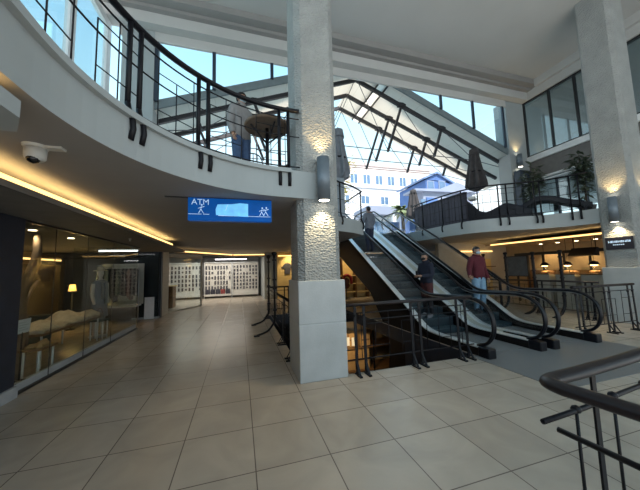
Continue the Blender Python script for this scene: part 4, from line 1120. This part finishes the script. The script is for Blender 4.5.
# added rack standing in for the far displays mirrored in the glass
t = thing('reflection_rack', 'added grey rack with dark clothes, standing in for displays mirrored in the left shop glass', 'garment rack', (-4.3, 10.6, 0))
b = MB(); b.box(-4.5, -3.25, 10.9, 10.95, .6, 2.0); obj('back_panel', b, M['greycab'], t)
b = MB(); b.tube([(-4.5, 10.6, 0), (-4.5, 10.6, 1.85), (-3.3, 10.6, 1.85), (-3.3, 10.6, 0)], .016, 6); b.box(-4.5, -3.3, 10.45, 10.9, .55, .6); obj('frame', b, M['alu'], t)
rnd = random.Random(4)
for i in range(7):
    b = MB(); x = -3.42-i*.155; b.prism([(x-.012, 1.82), (x+.012, 1.82), (x+.05, 1.72), (x+.055, .95-rnd.uniform(0, .25)), (x-.055, .95), (x-.05, 1.72)], 10.48, 10.82, 'y')
    single('garment', b, M[rnd.choice(['navyc', 'legg', 'greyc', 'rust', 'teal'])], 'dark garment added on the stand-in rack at the far end of the left shop', 'garment', 'garments on the stand-in rack in the left shop', (x, 10.6, .9))
led('light_strip', [(-4.4, 10.40, 2.41), (-3.3, 10.40, 2.41)], M['covew'], 'added white strip above the stand-in rack, for a line mirrored in the glass', w=.03)  # added glow for the white line mirrored in the shop glass

# dark doorway panel in the corner with a notice
t = thing('display_cabinet', 'dark navy glazed cabinet in the corner past the left shop', 'cabinet', (-3.3, 11.4, 0))
b = MB(); b.box(-3.72, -2.90, 11.40, 11.49, .06, 2.40); obj('body', b, M['navy'], t)
b = MB(); b.box(-3.74, -2.88, 11.36, 11.49, 0, .06); obj('plinth', b, M['kerb'], t)
b = MB(); b.box(-3.72, -2.90, 11.36, 11.37, .08, 2.38); b.box(-3.72, -3.70, 11.36, 11.4, .06, 2.4); b.box(-2.92, -2.90, 11.36, 11.4, .06, 2.4); obj('glass_door', b, M['glass'], t)
b = MB(); b.box(-3.33, -3.02, 11.325, 11.345, .0, .78)
o = single('notice_board', b, M['paper'], 'white notice board standing low against the dark corner cabinet', 'notice', org=(-3.17, 11.335, 0))

# far accessory shop: glass, counter, display walls
def quadpane(x0, y0, x1, y1, z0, z1, th=.012):
    d = Vector((x1-x0, y1-y0, 0)).normalized(); n = Vector((-d.y, d.x, 0))*th/2
    return MB().prism([(x0+n.x, y0+n.y), (x1+n.x, y1+n.y), (x1-n.x, y1-n.y), (x0-n.x, y0-n.y)], z0, z1)
pane('glass_panel', 'left glass panel of the phone accessory shop', quadpane(-2.82, 12.75, -2.36, 13.55, .05, 2.3), M['clear'], (-2.6, 13.1, .05))
pane('glass_panel', 'right glass panel of the phone accessory shop', quadpane(-2.34, 13.6, -1.86, 14.45, .05, 2.3), M['clear'], (-2.1, 14.0, .05))
k = quadpane(-2.84, 12.7, -1.84, 14.5, 0, .05, .06); q = quadpane(-2.84, 12.7, -1.84, 14.5, 2.3, ZB, .06); k.add(q.v, q.f)
k.box(-1.88, -1.80, 14.46, 14.54, 0, ZB); struct('trim_14', k, M['cream'])
t = thing('counter', 'brown wooden counter inside the phone accessory shop', 'counter', (-3.5, 14.6, 0))
b = MB(); b.bbox(-4.0, -3.05, 14.3, 15.0, 0, 1.0, .01); obj('body', b, M['wood'], t)
b = MB(); b.bbox(-4.05, -3.0, 14.25, 15.05, 1.0, 1.04, .01); obj('worktop', b, M['yellow'], t)
def display_wall(x0, x1, y, label, rows, cols, lab2, grp, cols_m, z0=.25, z1=2.2, dx=.0):
    t = thing('display_wall', label, 'display wall', ((x0+x1)/2, y, 0))
    b = MB(); b.box(x0, x1, y, y+.06, z0, z1); obj('back_panel', b, M['display'], t)
    b = MB(); b.box(x0-.03, x0, y-.08, y+.06, 0, z1+.05); b.box(x1, x1+.03, y-.08, y+.06, 0, z1+.05); b.box(x0, x1, y-.08, y+.06, z1, z1+.05); obj('frame', b, M['white'], t)
    b = MB(); b.box(x0, x1, y-.22, y, z0-.12, z0); obj('shelf', b, M['display'], t)
    rnd = random.Random(int(x0*100)); proto = None
    for r in range(rows):
        for c in range(cols):
            if rnd.random() < .06: continue
            x = x0+(x1-x0)*(c+.5)/cols; z = z0+.22+(z1-z0-.35)*(r+.5)/rows
            w = (x1-x0)/cols*.24; h = (z1-z0)/rows*.30
            loc = (x, y-.02, z)
            if proto is None:
                b = MB(); b.bbox(-w, w, -.018, .018, -h, h, .006); proto = single('packet', b, M['prod'], lab2, 'packet', grp); proto.location = loc
            else:
                o = proto.copy(); COL.objects.link(o); o.location = loc
                if rnd.random() < .25: o.scale = (1, 1, .6)
    return t
display_wall(-4.5, -2.32, 18.5, 'left white display wall of small packets, behind the shop glass', 6, 11, 'small dark packet on the left display wall behind the shop glass', 'packets on the left display wall', None)
display_wall(-2.14, -.56, 18.5, 'middle white display wall of small packets under the white tube light', 5, 9, 'small dark packet on the middle display wall under the tube light', 'packets on the middle display wall', None)
display_wall(-.46, 1.12, 18.5, 'right white display wall of small packets beside the grey wall end', 7, 8, 'small dark packet on the right display wall beside the grey wall', 'packets on the right display wall', None)
for i, c_ in enumerate(('prod', 'prod', 'prod', 'prodr', 'prod')):
    b = MB(); b.bbox(-.13, .13, -.05, .05, 0, .30, .01)
    o = single('box', b, M[c_], ('leftmost', 'second from left', 'middle', 'only red', 'rightmost')[i]+' box in the row at the foot of the middle display wall', 'box', 'boxes under the middle display wall'); o.location = (-1.95+i*.30, 18.38, .25)
ar = bpy.data.lights.new('shop_light', 'AREA'); ar.shape = 'RECTANGLE'; ar.size = 4; ar.size_y = 2; ar.energy = 75; ar.color = (1, .93, .80)
ao = bpy.data.objects.new('shop_light', ar); COL.objects.link(ao); ao.location = (-1.6, 16.9, 2.62)

# yellow poster wall with dark hanging shirt, between grey wall and pillar
t = thing('hanging_shirt', 'dark shirt displayed on the lit yellow wall left of the middle pillar', 'shirt', (2.65, 15.55, 1.4))
b = MB(); b.prism([(2.48, 1.42), (2.78, 1.42), (2.80, 1.75), (2.90, 1.70), (2.94, 1.84), (2.74, 2.02), (2.52, 2.02), (2.32, 1.84), (2.36, 1.70), (2.46, 1.75)], 15.54, 15.59, 'y'); obj('shirt', b, M['prod'], t)
b = MB(); b.tube([(2.63, 15.57, 2.02), (2.63, 15.57, 2.12)], .008, 6); obj('hook', b, M['iron'], t)
spot((2.8, 14.9, 2.6), (R(38), 0, 0), 70, (1, .74, .38), 90, .7)

# warm shelving under the escalator, red bundle
t = thing('shelf_unit', 'warm lit shelf unit seen between the pillar and the escalator underside', 'shelf', (5.6, 14.2, 0))
b = MB(); b.box(4.6, 7.0, 14.4, 14.46, 0, 2.2); obj('back_panel', b, M['yellow'], t)
for z in (.30, .75, 1.20):
    b = MB(); b.box(4.6, 7.0, 14.0, 14.4, z, z+.04); obj('shelf', b, M['yellow'], t)
for x in (4.6, 5.4, 6.2, 6.96):
    b = MB(); b.box(x, x+.04, 13.98, 14.4, 0, 2.2); obj('upright', b, M['wood'], t)
spot((5.8, 13.2, 2.6), (R(35), 0, 0), 60, (1, .74, .38), 110, .7)
t = thing('dress_form', 'dark dress form draped in red cloth, right of the middle pillar', 'dress form', (5.42, 13.5, 0))
b = MB(); b.lathe([(.2, 0), (.2, .03), (.02, .05), (.02, .6)], (5.42, 13.5, 0), 12); obj('stand', b, M['iron'], t)
b = MB(); b.lathe([(.10, .55), (.19, .7), (.15, .85), (.18, 1.02), (.06, 1.12)], (5.42, 13.5, 0), 14); obj('torso', b, M['rust'], t)
b = MB(); b.tube(smooth_path([(5.22, 13.4, 1.0), (5.28, 13.36, 1.22), (5.46, 13.4, 1.27), (5.62, 13.36, 1.15), (5.66, 13.35, .8)], 4), .075, 8); obj('red_cloth', b, M['red'], t)

# basement goods in the opening
def carton(x0, x1, y0, y1, z0, z1, label):
    t = thing('carton', label, 'carton', ((x0+x1)/2, (y0+y1)/2, z0))
    b = MB(); b.bbox(x0, x1, y0, y1, z0, z1, .01); obj('box', b, M['carton'], t)
    b = MB(); b.box(x0+.03, x1-.03, y0-.004, y0+.002, (z0+z1)/2-.03, (z0+z1)/2+.03); b.box((x0+x1)/2-.03, (x0+x1)/2+.03, y0-.004, y0+.002, z0+.02, z1-.02); obj('tape', b, M['wood'], t)
    return t
t = thing('storage_rack', 'basement rack below the railing carrying tan cartons', 'rack', (4.2, 8.9, -3.2))
for z in (-2.6, -1.75, -1.0):
    b = MB(); b.box(3.0, 5.6, 8.5, 9.3, z-.05, z); obj('shelf', b, M['wood'], t)
for x in (3.0, 4.3, 5.55):
    b = MB(); b.box(x, x+.05, 8.5, 8.55, -3.2, -.45); obj('upright', b, M['iron'], t)
carton(3.15, 3.75, 8.6, 9.1, -1.0, -.55, 'tan carton on the top basement shelf, nearest the pillar')
carton(3.9, 4.25, 8.6, 9.1, -1.0, -.62, 'tan carton on the top basement shelf, nearest the escalator')
carton(3.2, 4.2, 8.6, 9.1, -1.75, -1.12, 'wide tan carton on the middle basement shelf')
carton(3.3, 4.2, 8.6, 9.1, -2.6, -1.9, 'wide tan carton on the bottom basement shelf')
for i, (x, z) in enumerate(((3.30, -.72), (3.56, -.74))):
    b = MB(); b.box(x, x+.18, 8.565, 8.59, z-.22, z+.05)
    single('poster', b, M['paper'], ('white poster in the basement nearest the pillar, below the railing', 'white poster in the basement right of the first one')[i], 'poster', org=(x+.09, 8.58, z))
spot((3.4, 7.6, -.5), (R(48), 0, 0), 30, (1, .72, .36), 120, .7)

# right shop: counters with warm lamps, board, black beam
t = thing('notice_board', 'large slate grey board between two tall posts at the right', 'board', (11.2, 8.45, 0))
b = MB(); b.box(11.0, 11.05, 8.0, 8.92, 1.12, 1.90); obj('board', b, M['screenb'], t)
b = MB()
for z in (1.09, 1.90): b.box(10.98, 11.07, 7.97, 8.95, z, z+.03)
for y in (7.97, 8.92): b.box(10.98, 11.07, y, y+.03, 0, 1.93)
obj('frame', b, M['frame'], t)
def counter(y0, y1, label, lampl, good):
    ym = (y0+y1)/2
    t = thing('display_counter', label, 'counter', (11.3, ym, 0))
    b = MB(); b.bbox(11.0, 11.6, y0, y1, 0, 1.18, .01); obj('cabinet', b, M['greycab'], t)
    b = MB(); b.box(10.97, 11.63, y0-.02, y1+.02, 1.18, 1.22); obj('worktop', b, M['wood'], t)
    b = MB(); b.box(11.02, 11.03, y0+.03, y1-.03, 1.22, 1.42); obj('glass_guard', b, M['clear'], t)
    b = MB(); rnd = random.Random(int(y0*10))
    for i in range(9): b.ell((11.15+rnd.uniform(0, .3), y0+.1+(y1-y0-.2)*i/8, 1.272), .08, .07, .05, 8, 6)
    o = single('goods', b, M['orange'], good, 'goods', org=(11.3, ym, 1.22)); o['kind'] = 'stuff'
    t = thing('pendant_lamp', lampl, 'pendant lamp', (11.2, ym, 1.50))
    b = MB(); b.lathe([(.15, 1.50), (.10, 1.60), (.03, 1.64)], (11.2, ym, 0), 14); obj('lamp_shade', b, M['iron'], t)
    b = MB(); b.ell((11.2, ym, 1.50), .10, .10, .035, 12, 6); obj('bulb', b, M['warm'], t)
    b = MB(); b.tube([(11.2, ym, 1.63), (11.2, ym, ZB)], .006, 5); obj('cord', b, M['iron'], t)
    point((11.15, ym, 1.42), 4.5, (1, .66, .28), .06)
counter(7.25, 7.75, 'grey display counter farthest from the right pillar', 'warm pendant lamp over the counter farthest from the right pillar', 'orange goods on the counter farthest from the right pillar')
counter(6.45, 7.05, 'grey display counter in the middle of the three', 'warm pendant lamp over the middle counter', 'orange goods on the middle counter')
counter(5.70, 6.28, 'grey display counter nearest the right pillar', 'warm pendant lamp over the counter nearest the right pillar', 'orange goods on the counter nearest the right pillar')
t = thing('gantry', 'black beam on posts running over the display counters', 'frame', (11.4, 7, 0))
b = MB(); b.bbox(11.64, 11.80, 5.5, 9.0, 1.95, 2.06, .01); obj('beam', b, M['frame'], t)
for y in (5.5, 6.33, 7.12, 7.85, 8.94):
    b = MB(); b.box(11.68, 11.75, y, y+.05, 0, 1.955); obj('post', b, M['frame'], t)
t = thing('canopy', 'small black awning above the counter nearest the right pillar', 'awning', (11.0, 6.1, 1.8))
b = MB(); b.prism([(10.75, 1.82), (11.08, 1.80), (11.08, 2.06), (11.0, 2.08)], 5.75, 6.45, 'y'); obj('awning', b, M['rubber'], t)
for y in (5.8, 6.4):
    b = MB(); b.tube([(11.03, y, 2.06), (11.03, y, ZB)], .012, 6); obj('hanger', b, M['iron'], t)
for i, y in enumerate((8.5, 7.85, 7.2, 6.6, 5.9)):
    b = MB(); b.lathe([(.06, ZB-.015), (.06, ZB)], (12.6, y, 0), 12)
    single('ceiling_spot', b, M['spot'], ('first', 'second', 'third', 'fourth', 'last')[i]+' ceiling spot along the tan back wall above the counters, counted from the far end', 'ceiling light', org=(12.6, y, ZB-.015))
    if i % 2 == 0: spot((12.7, y, ZB-.03), (0, R(-14), 0), 42, (1, .70, .32), 95, .6)
b = MB(); b.box(13.1, 13.2, 4.5, 9.6, 0, 1.3); struct('trim_15', b, M['wood'])
t = thing('shelf_unit', 'yellow lit shelf behind the railing, left of the person in maroon', 'shelf', (11.4, 10.4, 0))
b = MB(); b.box(10.7, 12.0, 10.5, 10.56, 0, 1.9); obj('back_panel', b, M['yellow'], t)
for z in (.5, 1.0, 1.5):
    b = MB(); b.box(10.7, 12.0, 10.25, 10.5, z, z+.04); obj('shelf', b, M['wood'], t)
point((11.2, 9.9, 2.0), 4, (1, .7, .32), .1)

# ================================================================== outside, on the plaza
def building(name, label, x0, x1, y0, y1, z0, z1, m, rows, cols, ww, wh, rm=None, parapet=.4, off=.4, frame='white'):
    t = thing(name, label, 'building', ((x0+x1)/2, (y0+y1)/2, z0))
    b = MB(); b.box(x0, x1, y0, y1, z0, z1); obj('walls', b, m, t)
    b = MB(); b.box(x0-.15, x1+.15, y0-.15, y1+.15, z1, z1+parapet); obj('parapet', b, rm or m, t)
    for r in range(rows):
        for c in range(cols):
            x = x0+(x1-x0)*(c+.5)/cols; z = z0+off+(z1-z0-off)*(r+.5)/rows
            f = MB()
            f.box(x-ww/2-.07, x+ww/2+.07, y0-.06, y0+.02, z-wh/2-.07, z-wh/2); f.box(x-ww/2-.07, x+ww/2+.07, y0-.06, y0+.02, z+wh/2, z+wh/2+.07)
            for xx in (x-ww/2-.07, x-.03, x+ww/2): f.box(xx, xx+.07, y0-.06, y0+.02, z-wh/2, z+wh/2)
            fo = obj('window', f, M[frame], t)
            p = MB(); p.box(x-ww/2, x+ww/2, y0-.03, y0-.01, z-wh/2, z+wh/2); obj('pane', p, M['bwin'], fo)
    return t
building('building', 'large pale building with a row of windows beyond the roof opening', 9.5, 31.5, 38, 46, ZF, 18.0, M['bpink'], 1, 10, 1.2, 1.5, off=10.4)
building('building', 'low white building with flat roof in front of the pale block', 8.5, 22.5, 31, 36, ZF, 12.0, M['bwhite'], 2, 5, 1.1, 1.0, off=2.5)
building('building', 'white apartment block with balconies far right of the blue building', 33, 46, 44, 52, ZF, 17.0, M['bwhite'], 4, 5, 1.6, 1.5)
building('building', 'distant pale building left of the pillar behind the upper balcony', -16, 4, 34, 40, ZF, 9.0, M['bwhite'], 2, 6, 1.4, 1.3)
def blue_house():
    t = thing('building', 'blue walled house with blue gabled roof beyond the balcony', 'building', (21, 26, ZF))
    b = MB(); b.box(19.3, 22.6, 24, 29, ZF, 11.0); b.prism([(19.3, 11.0), (22.6, 10.8), (20.74, 11.75)], 24, 29, 'y'); obj('walls', b, M['bblue'], t)
    b = MB(); b.prism([(19.0, 11.0), (20.74, 11.75), (23.1, 10.65), (23.1, 10.85), (20.74, 11.97), (19.0, 11.2)], 23.8, 29.2, 'y'); obj('roof', b, M['broof'], t)
    for x, z in ((19.9, 10.4), (21.4, 10.5)):
        f = MB(); f.box(x-.45, x+.45, 23.94, 24.02, z-.5, z+.5); fo = obj('window', f, M['bgrey'], t)
        p = MB(); p.box(x-.36, x+.36, 23.92, 23.94, z-.42, z+.42); obj('pane', p, M['bwin'], fo)
    return t
blue_house()
t = thing('building', 'grey roofed annex in front of the blue house, behind the dark screen', 'building', (20.5, 22, ZF))
b = MB(); b.box(17.3, 23.4, 22, 23.6, ZF, 9.2); obj('walls', b, M['bgrey'], t)
b = MB(); b.box(17.6, 18.9, 21.9, 22.0, ZF, 8.4); obj('blue_panel', b, M['bblue'], t)
b = MB(); b.prism([(16.2, 9.15), (19.3, 9.3), (21.2, 10.1), (24.0, 9.3), (24.0, 9.1), (16.2, 8.95)], 21.7, 23.7, 'y'); obj('roof', b, M['bgrey'], t)
b = MB(); b.box(19.3, 21.0, 21.92, 22.0, 7.2, 8.0); obj('window', b, M['bwin'], t)
b = MB(); b.box(17.0, 17.5, 21.92, 22.0, 7.4, 8.2); obj('window', b, M['bwin'], t)
# kiosk with canopy
t = thing('kiosk', 'white kiosk with a blue grey canopy at the top of the escalators', 'kiosk', (10.4, 19, ZF))
b = MB(); b.box(9.4, 11.6, 18.6, 20.5, ZF, 5.6); obj('walls', b, M['bwhite'], t)
b = MB(); b.box(9.2, 11.7, 18.0, 20.6, 5.65, 6.3); obj('canopy', b, M['bgrey'], t)
for x in (9.5, 10.15, 10.8):
    b = MB(); b.box(x, x+.6, 18.55, 18.6, ZF+.3, 5.2); obj('window', b, M['bwin'], t)
b = MB(); b.box(11.2, 11.5, 17.9, 18.2, ZF, 5.65); obj('column', b, M['white'], t)
def tree(loc, h, label, lm, n, spread, leaf, seed):
    return plant(loc, h, n, label, lm, leaf, spread, False, seed, stems=7, low=.45, wd=.09, trunk=True)
tree((5.6, 15.0, ZF), 5.2, 'tree with yellow leaves just right of the middle pillar, on the plaza', 'leafy', 900, 1.5, .26, 11)
tree((3.6, 20.0, ZF), 5.5, 'yellow leaved tree farther back, mostly hidden by the middle pillar', 'leafy', 700, 1.6, .30, 12)
def palm(loc, h, label, seed):
    t = thing('palm_tree', label, 'tree', loc); x, y, z = loc; rnd = random.Random(seed)
    b = MB(); b.tube([(x, y, z), (x+.05, y, z+h*.5), (x, y, z+h)], [.13, .11, .10], 9); obj('trunk', b, M['stem'], t)
    b = MB()
    for i in range(30):
        a = rnd.uniform(0, 6.28); e = rnd.uniform(-.2, 1.1); L = rnd.uniform(.8, 1.3)
        d = Vector((math.cos(a), math.sin(a), 0)); sd = Vector((-d.y, d.x, 0)); pts = []
        for k in range(6):
            s = k/5; pts.append(Vector((x, y, z+h))+d*(L*s*math.cos(e*.7))+Vector((0, 0, L*(s*math.sin(e)-s*s*.65))))
        for k in range(5):
            w0 = .14*math.sin(math.pi*(.15+.85*k/5)); w1 = .14*math.sin(math.pi*(.15+.85*(k+1)/5))
            dr = Vector((0, 0, -.05))
            b.add([pts[k]-sd*w0+dr, pts[k], pts[k+1], pts[k+1]-sd*w1+dr], [(0, 1, 2, 3)]); b.add([pts[k]+sd*w0+dr, pts[k], pts[k+1], pts[k+1]+sd*w1+dr], [(0, 1, 2, 3)])
    obj('fronds', b, M['leafp'], t)
    return t
palm((10.5, 15.6, ZF), 2.3, 'palm at the top of the escalators, left of the far parasol', 1)
palm((12.3, 16.4, ZF), 2.4, 'palm directly behind the far folded parasol', 2)
# signpost behind the pillar
t = thing('signpost', 'dark signpost with triangular bracket on the landing beside the pillar', 'signpost', (3.15, 8.6, ZF))
b = MB(); b.tube([(3.15, 8.6, ZF), (3.15, 8.6, ZF+2.1)], .03, 8); obj('post', b, M['iron'], t)
b = MB(); b.bar((2.75, 8.6, ZF+2.08), (3.55, 8.6, ZF+2.08), .05, .06); b.bar((3.5, 8.6, ZF+2.05), (2.85, 8.6, ZF+1.55), .05, .05); obj('bracket', b, M['iron'], t)
# slate blue board
t = thing('upright_panel', 'slate blue upright panel just right of the pillar, below the folded parasol', 'panel', (2.8, 7.42, ZF))
b = MB(); b.bbox(2.60, 3.02, 7.38, 7.46, ZF, ZF+1.25, .01); obj('panel', b, M['lampgrey'], t)
b = MB(); b.box(2.58, 3.04, 7.36, 7.48, ZF, ZF+.06); obj('base', b, M['iron'], t)
# plaza chairs beyond the landing
def cafe_set(x, y, lab1):
    t = thing('plaza_chair', lab1, 'chair', (x, y, ZF))
    b = MB(); b.bbox(x-.25, x+.25, y-.25, y+.25, ZF+.42, ZF+.47, .01); obj('seat', b, M['bblue'], t)
    b = MB(); b.bbox(x-.25, x+.25, y+.22, y+.27, ZF+.47, ZF+.95, .02); obj('backrest', b, M['bblue'], t)
    for sx in (-.22, .22):
        for sy in (-.22, .22):
            b = MB(); b.tube([(x+sx, y+sy, ZF), (x+sx, y+sy, ZF+.43)], .018, 6); obj('leg', b, M['white'], t)
cafe_set(8.05, 12.4, 'blue chair with white legs on the plaza left of the far parasol')
cafe_set(8.9, 12.0, 'blue chair with white legs right at the end of the dark screen')

# ================================================================== light and camera
w = bpy.data.worlds.new('World'); SC.world = w; w.use_nodes = True
nt = w.node_tree; N = nt.nodes; L = nt.links; bg = N['Background']
tc = N.new('ShaderNodeTexCoord'); sp = N.new('ShaderNodeSeparateXYZ'); L.new(tc.outputs['Generated'], sp.inputs[0])
rp = N.new('ShaderNodeValToRGB'); e = rp.color_ramp.elements
e[0].position = 0; e[0].color = (.90, .97, 1, 1); e[1].position = .72; e[1].color = (.34, .68, .98, 1)
x = e.new(.22); x.color = (.84, .95, 1, 1); x = e.new(.45); x.color = (.56, .85, 1, 1)
L.new(sp.outputs['Z'], rp.inputs[0]); L.new(rp.outputs[0], bg.inputs['Color']); bg.inputs['Strength'].default_value = 1.05
sun = bpy.data.lights.new('sun', 'SUN'); sun.energy = 6.0; sun.angle = R(1); sun.color = (1, .96, .9)
so = bpy.data.objects.new('sun', sun); COL.objects.link(so); so.rotation_euler = (R(34), 0, R(-6))

cam = bpy.data.cameras.new('camera'); co = bpy.data.objects.new('camera', cam); COL.objects.link(co)
cam.sensor_fit = 'HORIZONTAL'; cam.sensor_width = 36; cam.lens = 36*269.4/640; cam.clip_start = .02; cam.clip_end = 300
AZ, TH, RO = R(16.59), R(5.23), R(1.65)
ca, sa, ct, st, cr, sr = math.cos(AZ), math.sin(AZ), math.cos(TH), math.sin(TH), math.cos(RO), math.sin(RO)
A = Matrix(((ca, -sa, 0), (sa, ca, 0), (0, 0, 1))); B = Matrix(((1, 0, 0), (0, -st, ct), (0, ct, st))); C3 = Matrix(((cr, -sr, 0), (sr, cr, 0), (0, 0, 1)))
Wc = C3 @ B @ A                                     # world -> (right, up, forward)
rot = Matrix((Wc[0], Wc[1], -Wc[2])).transposed()
co.matrix_world = Matrix.Translation((0, 0, 1.6)) @ rot.to_4x4()
SC.camera = co
SC.view_settings.view_transform = 'Standard'; SC.view_settings.look = 'None'; SC.view_settings.gamma = 1; SC.view_settings.use_curve_mapping = False
SC.view_settings.exposure = 0.62
